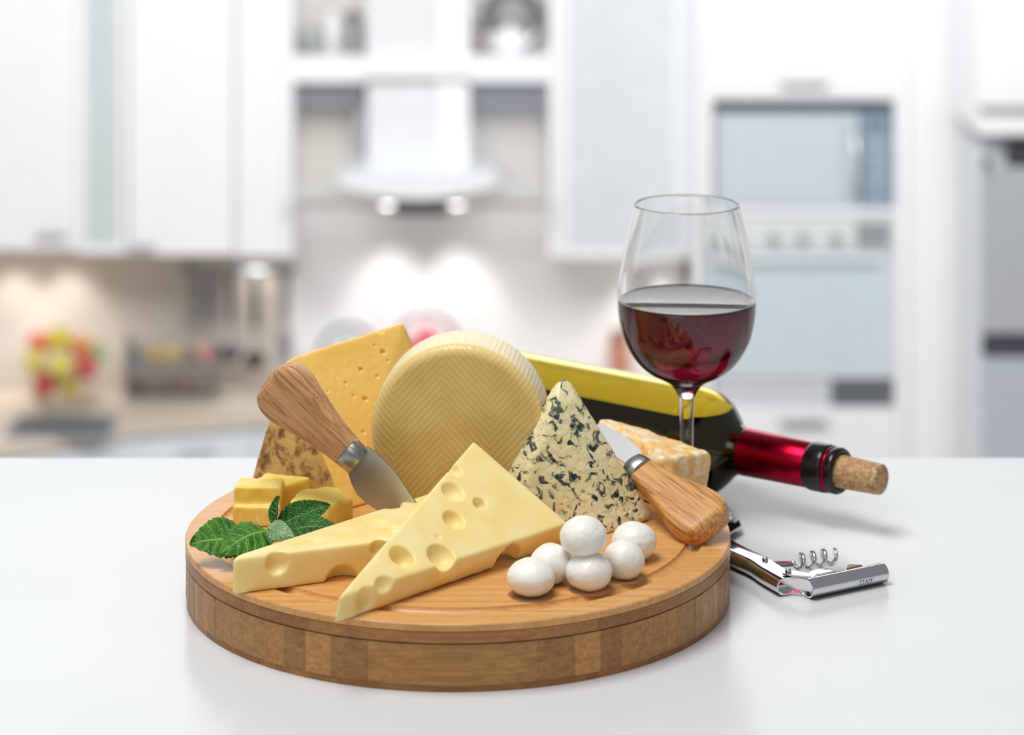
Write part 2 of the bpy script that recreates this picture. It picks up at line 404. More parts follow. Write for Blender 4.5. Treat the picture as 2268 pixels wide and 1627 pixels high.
# ------------------------------------------------------------------ blue cheese
t = NT('blue_cheese'); v = t.coord()
n1 = t.noise(v, 140, 4, .55, .9); n2 = t.noise(v, 340, 3, .5, .4)
m1 = t.ramp(n1, [(.53, (0, 0, 0)), (.555, (.45,)*3), (.595, (1, 1, 1))]); m2 = t.ramp(n2, [(.64, (0, 0, 0)), (.70, (.5,)*3)])
base = t.ramp(t.noise(v, 60, 3), [(.3, lin(232, 220, 166)), (.7, lin(242, 233, 190))])
cc = t.mix(m1, base, t.ramp(n2, [(.4, lin(24, 36, 40)), (.6, lin(84, 102, 98))])); cc = t.mix(m2, cc, lin(84, 104, 102))
t.set(color=cc, rough=.45, sss=.22, sssr=(1, .7, .4), ssss=.003); t.bump(t.math('SUBTRACT', t.math('MULTIPLY', n2, .3), m1), .35, .0011); M_BLUE = t.m
pts = [P(1126, 1032, 1.424), P(1216, 868, 1.428), Vector((-.012, 1.4225, ZT)), P(1231, 893, 1.416), Vector((-.002, 1.409, ZT)), Vector((.0525, 1.403, ZT)),
       Vector((.0765, 1.428, ZT)), P(1446, 1138, 1.428), Vector((.035, 1.452, ZT)), Vector((.062, 1.452, ZT)), P(1246, 834, 1.43), P(1262, 842, 1.432), P(1282, 884, 1.426), P(1285, 890, 1.436), P(1228, 850, 1.428)]
cheese('blue_cheese_wedge', hull(pts), M_BLUE, vox=.0008, smooth=3, bev=.0009, amp=.0003, freq=230, amp2=.0005,
       label='steep creamy wedge of blue-veined cheese behind the mozzarella balls', cat='cheese')

# ------------------------------------------------------------------ crumbly orange block
t = NT('crumbly_cheese'); v = t.coord()
n1 = t.noise(v, 110, 5, .6, .8)
t.set(color=t.ramp(n1, [(.36, lin(244, 190, 110)), (.5, lin(246, 208, 144)), (.62, lin(250, 234, 204))]), rough=.5, sss=.3, sssr=(1, .6, .3), ssss=.004)
t.bump(t.noise(v, 300, 5), .4, .001); M_CRUMB = t.m
pl = [Vector((.040, 1.497)), Vector((.089, 1.446)), Vector((.1135, 1.473)), Vector((.062, 1.532))]
pts = [Vector((p.x, p.y, ZT)) for p in pl] + [P(1322, 930, 1.515), P(1498, 1010, 1.448), P(1506, 1012, 1.452), P(1578, 1000, 1.472), P(1410, 945, 1.525), P(1330, 924, 1.525)]
cheese('crumbly_cheese_block', hull(pts), M_CRUMB, vox=.001, smooth=2, amp=.0016, freq=130, amp2=.0012,
       label='rough crumbly pale orange cheese block under the white knife blade', cat='cheese')

# ------------------------------------------------------------------ three cheese chunks
M_CHUNK = m_cheese('chunk_cheese', lin(246, 214, 104), lin(250, 228, 136), scale=90, sss=.6, ss=.008)
t = NT('chunk_salted'); n1 = t.noise(t.coord(), 120, 5, .6, 2.0)
bandz = t.ramp(n1, [(.47, (0, 0, 0)), (.5, (.9,)*3), (.53, (0, 0, 0))])
msk = t.ramp(t.noise(t.coord(), 45, 2), [(.48, (0, 0, 0)), (.58, (1, 1, 1))])
t.set(color=t.mix(t.math('MULTIPLY', bandz, msk), t.ramp(t.noise(t.coord(), 60, 3), [(.3, lin(242, 206, 88)), (.7, lin(248, 222, 116))]), lin(250, 244, 226)), rough=.45, sss=.35, sssr=(1, .78, .34), ssss=.005)
M_CHUNKW = t.m
def poly_block(q, z0, z1, tops=None):
    return hull([Vector((x, y, z0)) for x, y in q] + [Vector((x, y, z1 if tops is None else tops[i])) for i, (x, y) in enumerate(q)])
q = [(-.1550, 1.4165), (-.1288, 1.4150), (-.1275, 1.4360), (-.1530, 1.4380)]
cheese('cheese_chunk', poly_block(q, ZT, .0553), M_CHUNKW, amp=.0006, freq=170, cutters=lambda cut: add_box(cut, (-.16, 1.405, .0452), (-.12, 1.4190, .0600)) and None,
       label='yellow cheese chunk with white salt crystals, behind the mint leaves', cat='cheese')
q = [(-.1500, 1.4405), (-.1262, 1.4395), (-.1140, 1.4545), (-.1405, 1.4625)]
cheese('cheese_chunk', poly_block(q, ZT, .0508), M_CHUNK, amp=.0006, freq=170, label='smooth yellow cheese chunk between the rind and the salt-flecked chunk', cat='cheese')
q = [(-.1230, 1.4120), (-.1030, 1.4080), (-.0880, 1.4290), (-.0990, 1.4385), (-.1190, 1.4360)]
cheese('cheese_chunk', poly_block(q, ZT, .05, [.0495, .0475, .0458, .0505, .0492]), M_CHUNK, amp=.0007, freq=170, label='slanted yellow cheese chunk beside the mint and the knife blade', cat='cheese')

# ------------------------------------------------------------------ mozzarella
def mozz(px, py, zc, rx, rz, seed, label):
    ctr = G(px, py, zc); bm = bmesh.new(); bmesh.ops.create_icosphere(bm, subdivisions=5, radius=1)
    o = Vector((seed*7.1, seed*3.3, seed*1.7))
    for v in bm.verts:
        n = v.co.normalized()
        k = 1 + .035*noise.noise(n*1.3+o) + .014*noise.noise(n*4+o) - .035*max(0, .12-abs(noise.noise(n*1.7+o*2)))/.12*max(0, noise.noise(n*1.1+o*3)+.3)
        q = n*k
        if q.z < -.86: q.z = -.86-(-.86-q.z)*.25
        v.co = Vector((q.x*rx, q.y*rx, q.z*rz))
    zmin = min(v.co.z for v in bm.verts)
    bmesh.ops.translate(bm, verts=bm.verts, vec=ctr if zc > .055 else Vector((ctr.x, ctr.y, ZT-zmin+.0001)))
    o = rebase(obj('mozzarella_ball', bm, M_MOZZ, smooth=True))
    return tag(o, label, 'mozzarella', 'mozzarella balls on the board')
balls = [mozz(1176, 1279, .0425, .0124, .0096, 1, 'white mozzarella ball at the end of the heap beside the large holed wedge'),
         mozz(1221, 1250, .0430, .0112, .0104, 2, 'half-hidden white mozzarella ball pressed against the holed cheese wedge'),
         mozz(1304, 1266, .0425, .0122, .0096, 3, 'white mozzarella ball directly below the top ball of the heap'),
         mozz(1382, 1240, .0430, .0108, .0102, 4, 'white mozzarella ball between the top ball and the board groove'),
         mozz(1404, 1200, .0430, .0122, .0103, 5, 'white mozzarella ball beside the lying knife handle'),
         mozz(1292, 1187, .0596, .0120, .0104, 6, 'smooth white mozzarella ball resting on top of the others')]
M_WHEY = plain((196, 160, 116), .06, 0.0, .02, alpha=.35)
for i, (k, s) in enumerate(((0, 1.0), (2, .95), (3, .9))):
    c0 = balls[k].location; bm = bmesh.new()
    ring = []
    R0_ = .0118*s
    for z, m in ((0.0, 1.0), (.0003, .99), (.00045, .93)):
        ring.append([bm.verts.new((c0.x+.0005+(R0_*m)*(1+.10*noise.noise(Vector((math.cos(u)*1.5, math.sin(u)*1.5, i*5))))*math.cos(u), c0.y-.0005+(R0_*m)*math.sin(u)*(1+.1*noise.noise(Vector((math.sin(u)*2, math.cos(u), i)))), ZT+.00005+z)) for u in [2*math.pi*j/48 for j in range(48)]])
    for A_, B_ in zip(ring, ring[1:]):
        for j in range(48): bm.faces.new((A_[j], A_[(j+1) % 48], B_[(j+1) % 48], B_[j]))
    bm.faces.new(ring[-1]); bm.faces.new(ring[0][::-1])
    tag(rebase(obj('whey_puddle', bm, M_WHEY, smooth=True)), ['clear whey puddle under the mozzarella ball beside the holed wedge', 'clear whey puddle under the mozzarella ball below the top one', 'clear whey puddle between a mozzarella ball and the board groove'][i], 'puddle', 'whey puddles')

# ------------------------------------------------------------------ mint
def m_leaf(name, c1, c2, vein):
    t = NT(name); v = t.coord((1, 1, 1)); uvn = t.n('ShaderNodeUVMap'); uvn.uv_map = 'leaf'
    sp = t.n('ShaderNodeSeparateXYZ'); t.l(uvn.outputs[0], sp.inputs[0]); u, w_ = sp.outputs['X'], sp.outputs['Y']
    aw = t.math('ABSOLUTE', w_)
    mid = t.ramp(aw, [(.0, (1, 1, 1)), (.06, (0, 0, 0))])
    side = t.math('SINE', t.math('MULTIPLY', t.math('SUBTRACT', u, t.math('MULTIPLY', aw, .16)), 2*math.pi*6.5))
    sv = t.ramp(side, [(.90, (0, 0, 0)), (.99, (.7,)*3)])
    cells = t.voro(v, 700, 'DISTANCE_TO_EDGE')
    c = t.ramp(t.noise(v, 200, 4), [(.3, c1), (.7, c2)])
    c = t.mix(t.math('MAXIMUM', mid, t.math('MULTIPLY', sv, .55)), c, vein)
    t.set(color=c, rough=.38, sss=.0, spec=.5); t.bump(t.math('ADD', t.math('MULTIPLY', t.math('MINIMUM', cells, .25), 2.5), t.math('MULTIPLY', sv, -.5)), .55, .001)
    return t.m
M_LEAF = m_leaf('mint_leaf', lin(22, 78, 24), lin(54, 118, 40), lin(130, 174, 80))
M_LEAFB = m_leaf('mint_leaf_bright', lin(38, 104, 22), lin(80, 146, 40), lin(164, 204, 84))
M_LEAFP = m_leaf('mint_leaf_pale', lin(120, 160, 108), lin(150, 186, 134), lin(196, 216, 176))
mint = empty('mint_sprig', G(600, 1185, ZT), 'fresh green mint sprig on the board in front of the cheese chunks', 'mint')
def leaf(base, tip, W, up, mat, bend=.15, fold=.35, tipw=.5, seed=0, twist=0):
    base, tip, up = Vector(base), Vector(tip), Vector(up); Lv = tip-base; Ln = Lv.length; x = Lv.normalized()
    y = up.cross(x).normalized(); z = x.cross(y); nu, nw = 44, 17; bm = bmesh.new(); uvl = bm.loops.layers.uv.new('leaf'); grid = []; uvs = {}
    for i in range(nu+1):
        u = i/nu; row = []
        wd = W*max(.035, (math.sin(math.pi*u**.75))**.65*(1-.18*u)) if u < .995 else W*.03
        saw = ((u*11) % 1.0)
        wd *= 1 + .10*(saw-.5)*(u > .08)
        for j in range(nw):
            w_ = j/(nw-1)*2-1; aw = abs(w_)
            h = fold*W*aw**1.3*.8 - bend*Ln*(2*u-1)**2 + .035*W*math.cos((u-aw*.16)*2*math.pi*6.5)*min(1, aw*4) + .07*W*noise.noise(Vector((u*3+seed, w_*1.5, seed)))
            tw = twist*u
            p = base + x*(Ln*u - .05*Ln*aw**2*(0 if u > .9 else 1)*0) + (y*math.cos(tw)+z*math.sin(tw))*(wd*w_) + (z*math.cos(tw)-y*math.sin(tw))*(h + bend*Ln)
            v = bm.verts.new(p); uvs[v] = (u, w_); row.append(v)
        grid.append(row)
    for i in range(nu):
        for j in range(nw-1):
            f_ = bm.faces.new((grid[i][j], grid[i+1][j], grid[i+1][j+1], grid[i][j+1]))
            for lp in f_.loops: lp[uvl].uv = uvs[lp.vert]
    for v in bm.verts: v.co.z = max(v.co.z, ZT+.0006)
    me = evaluated(tomesh(bm), [('SOLIDIFY', dict(thickness=.00035, offset=0))])
    return obj('leaf', me, mat, mint, smooth=True)
node = P(606, 1172, 1.372)
leaf(P(538, 1196, 1.362), P(420, 1206, 1.352), .0138, (.1, -.62, .78), M_LEAFB, .10, .10, seed=1)
leaf(P(592, 1174, 1.366), P(487, 1226, 1.340), .0114, (-.1, -.75, .65), M_LEAFB, .10, -.15, seed=2)
leaf(P(612, 1162, 1.374), P(621, 1098, 1.378), .0050, (-.8, -.6, .1), M_LEAF, .08, .5, seed=3)
leaf(P(618, 1164, 1.374), P(732, 1118, 1.372), .0085, (-.15, -.85, .5), M_LEAF, .10, .15, seed=4)
leaf(P(640, 1172, 1.366), P(748, 1169, 1.362), .0080, (.1, -.75, .65), M_LEAF, .10, -.10, seed=5)
leaf(P(592, 1168, 1.364), P(650, 1190, 1.352), .0064, (0, -.85, .5), M_LEAFP, .12, -.2, seed=6)
leaf(P(605, 1182, 1.368), P(600, 1206, 1.352), .0045, (0, -.8, .6), M_LEAF, .1, .1, seed=7)
obj('stem', tube([P(545, 1196, 1.362), P(575, 1184, 1.366), P(604, 1174, 1.371), P(611, 1160, 1.374)], [.0007, .0009, .0010, .0007], 8), plain((110, 140, 50), .45), mint, smooth=True)

# ------------------------------------------------------------------ knives
def loft(sections, seg=40, bm=None, ex=4.0):
    """sections: (centre, widthdir, normaldir, half width, half thickness)"""
    bm = bm or bmesh.new(); rings = []
    for c, wd, nd, hw, ht in sections:
        r = []
        for k in range(seg):
            a_ = 2*math.pi*k/seg; cx_, sy_ = math.cos(a_), math.sin(a_)
            r.append(bm.verts.new(c + wd*(hw*math.copysign(abs(cx_)**(2/2.6), cx_)) + nd*(ht*math.copysign(abs(sy_)**(2/ex), sy_))))
        rings.append(r)
    for A_, B_ in zip(rings, rings[1:]):
        for k in range(seg): bm.faces.new((A_[k], A_[(k+1) % seg], B_[(k+1) % seg], B_[k]))
    bm.faces.new(rings[0][::-1]); bm.faces.new(rings[-1]); return bm
def knife(E, Fe, N, hw, ht, neck, blade_px, label, hmat, blmat, ferl):
    x = (Fe-E).normalized(); N = (N-x*N.dot(x)).normalized(); W = N.cross(x)
    Ln = (Fe-E).length; M = Matrix((x, W, N)).transposed().to_4x4(); M.translation = E
    root = empty('cheese_knife', (E.x, E.y, ZT), label, 'knife')
    prof_ = [(0, .05), (.006, .30), (.02, .52), (.05, .74), (.10, .90), (.17, .985), (.25, 1.0), (.35, .95), (.5, .80), (.65, .66), (.8, .55), (.92, .50), (1, .48)]
    ex_, ey_, ez_ = Vector((1, 0, 0)), Vector((0, 1, 0)), Vector((0, 0, 1))
    secs = [(ex_*(Ln*s), ey_, ez_, max(hw*k, neck if s > .6 else 0), ht*min(1, .25+.75*min(1, (s/.06)**.5 if s else 0))*(1-.22*s)) for s, k in prof_]
    local_obj('handle', loft(secs, 56, ex=7.0), hmat, M, root, angle=38)
    fl = [(ex_*(Ln+o_), ey_, ez_, neck*k, neck*.9*k) for o_, k in ((-.0003, .99), (0, 1.06), (.0006, 1.1), (ferl-.0008, 1.02), (ferl, .98))]
    local_obj('ferrule', loft(fl, 40, ex=2.4), M_STEEL, M, root, angle=40)
    c_ = E + N*0
    pts_ = [onplane(px, py, c_, N) for px, py in blade_px]
    bm = slab([p-N*.0006 for p in pts_], N*.0012)
    obj('blade', bm, blmat, root)
    return root
t = NT('blade_steel'); t.set(color=t.ramp(t.noise(t.coord((8, 8, 8)), 3, 2), [(.3, lin(184, 188, 190)), (.7, lin(198, 202, 203))]), metal=1.0, rough=.32)
t.bump(t.noise(t.coord((1500, 90, 500)), 1, 2), .05, .0003); M_BLADE = t.m
M_H1 = m_handle('oak_handle', lin(204, 156, 104), lin(156, 108, 64), 0)
M_H2 = m_handle('oak_handle_warm', lin(216, 160, 96), lin(164, 108, 54), 0)
knife(P(597, 833, 1.425), P(768, 997, 1.412), Vector((-.32, -1, .02)), .0168, .0088, .0078,
      [(757, 1030), (773, 1026), (795, 1000), (813, 988), (826, 996), (848, 1016), (872, 1040), (893, 1070), (911, 1097), (927, 1119), (931, 1134), (905, 1146), (860, 1141), (833, 1127), (812, 1113), (792, 1095), (779, 1070), (772, 1047)],
      'upright cheese knife with oak handle, its blade stuck into the flat holed wedge', M_H1, M_BLADE, .0095)
knife(P(1585, 1172, 1.386), P(1424, 1049, 1.434), Vector((-.10, -.62, .80)), .0162, .0078, .0080,
      [(1391, 1030), (1404, 1028), (1419, 1018), (1424, 1010), (1415, 995), (1396, 977), (1370, 960), (1345, 944), (1330, 938), (1316, 945), (1322, 965), (1345, 992), (1370, 1016)],
      'cheese knife lying handle-down beside the mozzarella, its blade on the crumbly block', M_H2, plain((238, 240, 242), .22, .55, .01), .0085)

# ------------------------------------------------------------------ wine glass
GX = P(1521, 664, 1.54); gx, gy = GX.x, 1.54
go = [(.0048, .0735), (.0073, .0781), (.0114, .0822), (.0234, .0888), (.0316, .0968), (.0381, .1087), (.0408, .1206), (.0416, .1320), (.0411, .1425), (.0392, .1545), (.0362, .1690), (.0334, .1810), (.0316, .1890)]
def smooth_prof(p, n=6):
    out = []
    for i in range(len(p)-1):
        p0, p1, p2, p3 = [Vector(p[max(0, min(len(p)-1, k))]) for k in (i-1, i, i+1, i+2)]
        for k in range(n):
            t_ = k/n; out.append(tuple(.5*((2*p1)+(-p0+p2)*t_+(2*p0-5*p1+4*p2-p3)*t_*t_+(-p0+3*p1-3*p2+p3)*t_**3)))
    out.append(tuple(p[-1])); return out
outer = smooth_prof(go)
th_ = .0010
gi = [(0, .0862), (.0060, .0866), (.0130, .0888), (.0230, .0925), (.0302, .0992)] + [(r-th_, z) for r, z in go[5:]]
inner = smooth_prof(gi)
gl = empty('wine_glass', (gx, gy, 0), 'clear stemmed wine glass half full of red wine behind the cheeses', 'wine glass')
MG = Matrix.Translation((gx, gy, 0))
rim = [(go[-1][0]-.0001, go[-1][1]+.0004), (go[-1][0]-.0005, go[-1][1]+.0006), (go[-1][0]-.0009, go[-1][1]+.0004)]
obj('bowl', lathe(outer + rim + inner[::-1], 128, MG), M_GLASS, gl, smooth=True)
stem = smooth_prof([(.0055, .0045), (.0043, .010), (.0040, .022), (.0039, .045), (.0042, .062), (.0048, .0735)], 4)
obj('stem', lathe(stem, 64, MG), M_GLASS, gl, smooth=True)
obj('foot', lathe([(0, .0003), (.024, .0003), (.0275, .0006), (.028, .0012), (.0275, .0018), (.018, .0024), (.009, .0034), (.0055, .0045)], 96, MG), M_GLASS, gl, smooth=True)
lvl = .1322
wp = [(r+.0002 if r > 0 else 0, z-.0002) for r, z in inner if z < lvl-.001]
rw = [r for r, z in inner if z < lvl][-1]
wp += [(rw+.0002, lvl), (rw-.0006, lvl-.0003), (rw-.002, lvl-.0006), (0, lvl-.0006)]
wn = obj('red_wine', lathe(wp, 128, MG), M_WINE, smooth=True)
tag(rebase(wn), 'dark red wine filling the lower half of the stemmed glass', 'wine')

# ------------------------------------------------------------------ bottle
r_b = .034; ck = G(1953, 1062, r_b); bk = G(1165, 900, r_b); u_ = (bk-ck).normalized()     # from cork end to base
MB = frame(ck, u_, Vector((0, 0, 1)))
rest = ck+u_*.2
bt = empty('wine_bottle', (rest.x, rest.y, 0), 'dark olive glass wine bottle lying on its side behind the board', 'bottle')
S = .302
bo = [(.0105, .0282), (.0125, .0284), (.0132, .030), (.0128, .0335), (.0121, .036), (.0122, .050), (.0126, .075), (.0132, .092), (.0146, .0985), (.0180, .1040), (.0240, .1100), (.0290, .1158), (.0322, .1220), (.0337, .1290), (.034, .136), (.034, .18), (.034, .24), (.034, .293), (.0325, .2995), (.029, .3015)]
ob = smooth_prof(bo, 5); ib = [(max(r-.0022, .0085), z if z < .29 else .293) for r, z in ob if .0284 <= z < .2935]
shell = ob + [(.012, .301), (.006, .285), (0, .283)]
inn = [(0, .279), (.006, .281), (.014, .291), (.028, .2935)] + ib[::-1]
obj('glass', lathe(shell[:1] and (shell + inn + [ob[0]]), 128, MB), M_BOTTLE, bt, smooth=True)
# the wine inside, cut by its level
wine_prof = [(0, .279), (.006, .281), (.014, .291), (.0285, .2932)] + [(r+.0004, z) for r, z in ib[::-1] if z > .062] + [(0, .062)]
bm = lathe(wine_prof, 128, MB); lev = r_b + .62*r_b
bmesh.ops.recalc_face_normals(bm, faces=bm.faces)
res = bmesh.ops.bisect_plane(bm, geom=bm.verts[:]+bm.edges[:]+bm.faces[:], plane_co=(0, 0, lev), plane_no=(0, 0, 1), clear_outer=True)
bmesh.ops.holes_fill(bm, edges=[e_ for e_ in bm.edges if e_.is_boundary], sides=0)
tag(rebase(obj('bottled_wine', bm, M_WINED, angle=30)), 'near-black wine lying level inside the olive glass bottle', 'wine')
t = NT('red_foil'); t.set(color=lin(176, 16, 48), metal=1.0, rough=.28); t.bump(t.noise(t.coord((900, 900, 30)), 1, 3), .06, .0004); M_FOIL = t.m
obj('capsule', lathe([(.0131, .0475), (.0134, .048), (.0138, .075), (.0143, .0935), (.0142, .0945), (.0136, .0946)], 96, MB), M_FOIL, bt, smooth=True)
M_BLK = plain((26, 16, 22), .22, 0.0, .02)
obj('lip_band', lathe([(.0126, .0345), (.0139, .0350), (.0142, .0370), (.0143, .0455), (.0139, .0474), (.0130, .0476)], 96, MB), M_BLK, bt, smooth=True)
obj('red_lip_edge', lathe([(.0128, .0326), (.0136, .0330), (.0137, .0342), (.0126, .0346)], 96, MB), M_FOIL, bt, smooth=True)
obj('lip', lathe([(.0098, .0296), (.0108, .0274), (.0128, .0270), (.0137, .0290), (.0136, .0318), (.0127, .0328)], 96, MB), M_BLK, bt, smooth=True)
t = NT('cork_grain'); v = t.coord(); cells = t.voro(v, 520, 'F1', 'Color'); ed = t.voro(v, 520, 'DISTANCE_TO_EDGE')
sv = t.n('ShaderNodeSeparateColor'); t.l(cells, sv.inputs[0])
c_ = t.ramp(sv.outputs[0], [(.0, lin(176, 132, 86)), (.5, lin(204, 164, 116)), (1, lin(222, 186, 140))])
c_ = t.mix(t.ramp(ed, [(.02, (.8,)*3), (.07, (0, 0, 0))]), c_, lin(128, 88, 54))
t.set(color=c_, rough=.75); t.bump(ed, .3, .0008); M_CORK = t.m
obj('cork', lathe([(0, 0), (.0082, 0), (.0088, .0006), (.0090, .003), (.0097, .027), (.0097, .035), (0, .035)], 64, MB), M_CORK, bt, angle=50)

# ------------------------------------------------------------------ corkscrew
cs = empty('corkscrew', (.16, 1.41, 0), 'chrome folding corkscrew lying open on the table beside the board', 'corkscrew')
bdir = Vector((-.45, .893, 0)).normalized(); bperp = Vector((bdir.y, -bdir.x, 0))
q0 = Vector((.1515, 1.4045, 0))
def extrude_prof(prof_, p0, dir_, perp, ln, tape=None):
    """closed outline (perp, z) swept along dir_"""
    secs = 12; bm = bmesh.new(); rings = []
    for i in range(secs+1):
        s = i/secs; k = tape(s) if tape else (1, 1, 0)
        rings.append([bm.verts.new(p0+dir_*(ln*s)+perp*(a_*k[0]+k[2])+Vector((0, 0, .0004+z_*k[1]))) for a_, z_ in prof_])
    n = len(prof_)
    for A_, B_ in zip(rings, rings[1:]):
        for j in range(n): bm.faces.new((A_[j], A_[(j+1) % n], B_[(j+1) % n], B_[j]))
    bm.faces.new(rings[0][::-1]); bm.faces.new(rings[-1]); return bm
arc = lambda c, r, a0, a1, n: [(c[0]+r*math.cos(math.radians(a0+(a1-a0)*k/n)), c[1]+r*math.sin(math.radians(a0+(a1-a0)*k/n))) for k in range(n+1)]
# U channel: rounded wall towards the board, flat plates top and bottom
outer_u = arc((-.0022, .0048), .0048, 90, 270, 14)
inner_u = arc((-.0022, .0048), .0040, 270, 90, 14)
bodyp = [(.0062, .0096)] + outer_u + [(.0062, 0), (.0062, .0008)] + inner_u + [(.0062, .0088)]
obj('body', extrude_prof(bodyp, q0, bdir, bperp, .088, lambda s: (1, 1, .0016*math.exp(-((s-.38)/.12)**2))), M_CHROME, cs, angle=40)
for s in (.004, .030):
    c0 = q0 + bdir*s + bperp*(.0030 if s < .01 else .0045)
    obj('rivet', lathe([(0, .0117), (.0010, .0115), (.0017, .0108), (.0018, .0100), (.0018, .0096), (0, .0096)], 24, Matrix.Translation((c0.x, c0.y, .0004 if s > .01 else .0018))), M_CHROME, cs, angle=40)
ldir = (P(1943, 1258, 1.4256)-Vector((.157, 1.3985, 0))); ldir.z = 0; ll = ldir.length; ldir.normalize(); lperp = Vector((-ldir.y, ldir.x, 0))
l0 = Vector((.1615, 1.4005, 0))
outer_l = arc((-.0010, .0053), .0053, 75, 270, 16); inner_l = arc((-.0010, .0053), .0045, 270, 75, 16)
leverp = outer_l + [(.0045, 0), (.0045, .0008)] + inner_l
obj('lever', extrude_prof(leverp, l0, ldir, lperp, ll-.002, lambda s: (1, 1, 0)), M_CHROME, cs, angle=40)
# hinge plates joining lever and body
hp = q0 + bdir*.004 + bperp*.003
for z in (.0104, .0002):
    o1 = [hp+Vector((-.0034*math.cos(a_)*1, .0034*math.sin(a_), 0)) for a_ in [math.pi*2*k/20 for k in range(20)]]
    bm = hull([Vector((p.x, p.y, zz)) for p in o1 for zz in (z, z+.0009)] + [l0+ldir*.006+lperp*k+Vector((0, 0, zz)) for k in (-.002, .0042) for zz in (z, z+.0009)])
    obj('hinge_plate', bm, M_CHROME, cs, angle=35)
nb = l0 + ldir*.004
tp = [nb+lperp*.002, nb+lperp*.0052, nb+ldir*.006+lperp*.0078, nb+ldir*.011+lperp*.0082, nb+ldir*.0120+lperp*.0070, nb+ldir*.0125+lperp*.0056, nb+ldir*.017+lperp*.0046, nb+ldir*.017+lperp*.002]
obj('lever_notch', slab([p+Vector((0, 0, .0102)) for p in tp], (0, 0, .0009)), M_CHROME, cs)
tp = [l0+ldir*.030+lperp*.0035, l0+ldir*.034+lperp*.0078, l0+ldir*.036+lperp*.0078, l0+ldir*.041+lperp*.0035]
obj('lever_tooth', slab([p+Vector((0, 0, .0095)) for p in tp], (0, 0, .0009)), plain((150, 120, 90), .2, 1.0, .02), cs)
# worm
ws, we = P(1757, 1245, 1.4335), P(1856, 1224, 1.4475); ws.z = .0082; we.z = .0082
wd_ = (we-ws); wl = wd_.length; wd_.normalize(); wside = Vector((wd_.y, -wd_.x, 0)); pts_ = []; rad_ = []
for k in range(161):
    s = k/160; an = 2*math.pi*4.1*s + math.pi*.9; rr_ = .0040*min(1, s*9)
    pts_.append(ws+wd_*(wl*s)+wside*(rr_*math.cos(an))+Vector((0, 0, rr_*math.sin(an)))); rad_.append(0.0013*(1 if s < .85 else max(.15, (1-s)/.15)))
wo = obj('worm', tube(pts_, rad_, 12), M_CHROME, cs, smooth=True)
sb = q0+bdir*.030+bperp*.0035
sh = Vector((ws.x, ws.y, 0))
sd = (sh-sb).normalized(); sp_ = Vector((-sd.y, sd.x, 0))
obj('worm_shank', hull([p+sp_*k+Vector((0, 0, z)) for p in (sb, sh) for k in (-.0013, .0013) for z in (.0066, .0090)]), M_CHROME, cs)
# foil blade at the far end
e0 = q0+bdir*.084+bperp*.002; tip_ = G(1636, 1150, .006)
bl = [e0, e0+Vector((.004, -.002, 0)), Vector((.1305, 1.500, 0)), Vector((.1352, 1.508, 0)), Vector((tip_.x, tip_.y, 0)), Vector((.1325, 1.5135, 0)), Vector((.1285, 1.5145, 0)), Vector((.1215, 1.5075, 0))]
obj('foil_blade', slab([p+Vector((0, 0, .0050)) for p in bl], (0, 0, .0010)), M_CHROME, cs)
# small stamped letters on the lever
fc = bpy.data.curves.new('stamp', 'FONT'); fc.body = 'STAM'; fc.size = .0036; fc.extrude = .00003; fc.align_x = 'CENTER'; fc.align_y = 'CENTER'
fo = bpy.data.objects.new('stamp', fc); col.objects.link(fo); bpy.context.view_layer.update()
sm = bpy.data.meshes.new_from_object(fo.evaluated_get(bpy.context.evaluated_depsgraph_get())); bpy.data.objects.remove(fo)
an = math.radians(192); nrm = (lperp*math.cos(an)+Vector((0, 0, math.sin(an)))).normalized()
pos = l0+ldir*.036+lperp*(-.0010+.00532*math.cos(an))+Vector((0, 0, .0004+.0053+.00532*math.sin(an)))
upv = nrm.cross(ldir).normalized()
sm.transform(Matrix((ldir, upv, nrm)).transposed().to_4x4()); sm.transform(Matrix.Translation(pos))
obj('stamp', sm, plain((120, 126, 132), .4, 1.0, .02), cs)

# ================================================================== the kitchen behind
DW = 9.0                                                  # back wall
ZF = -2.74                                                # kitchen floor (the table stands on a gallery above it)
def X_(px, d): return (px-CX)/F*d
def Z_(py, d): return H-(py-YH)/F*d
def kbox(px0, px1, py0, py1, d, thick, bev=.004):         # a box whose front face at distance d spans these sight lines
    return box((X_(px0, d), d, Z_(py1, d)), (X_(px1, d), d+thick, Z_(py0, d)), bev)
KW = plain((244, 245, 247), .35); KW2 = plain((238, 240, 243), .35); KGREY = plain((214, 216, 220), .45)
KBEIGE = plain((234, 230, 224), .6); KSTEEL = plain((196, 206, 215), .35, .05); KSTEELD = plain((136, 148, 158), .35, .15); KHAND = plain((176, 180, 184), .3, .8)
KDARK = plain((70, 72, 78), .4); KTOP = plain((214, 202, 186), .4)
KGLASS = plain((214, 226, 227), .3, 0.0, .03, alpha=.86)
tag(obj('wall_back', box((-4, DW, ZF), (4, DW+.1, 1.0)), plain((248, 249, 251), .6)), kind='structure')
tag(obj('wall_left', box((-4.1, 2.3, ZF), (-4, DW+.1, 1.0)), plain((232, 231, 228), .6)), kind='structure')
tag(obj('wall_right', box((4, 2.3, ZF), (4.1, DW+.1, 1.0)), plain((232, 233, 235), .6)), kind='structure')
tag(obj('floor', box((-4, 2.3, ZF-.1), (4, DW, ZF)), plain((196, 188, 178), .4)), kind='structure')
tag(obj('trim_1', kbox(-260, 640, 555, 905, DW-.012, .011), plain((216, 207, 199), .5)), kind='structure')   # beige splashback
tag(obj('trim_2', kbox(1513, 1549, -330, 575, 8.60, .38), plain((232, 236, 241), .5)), kind='structure')   # filler panel
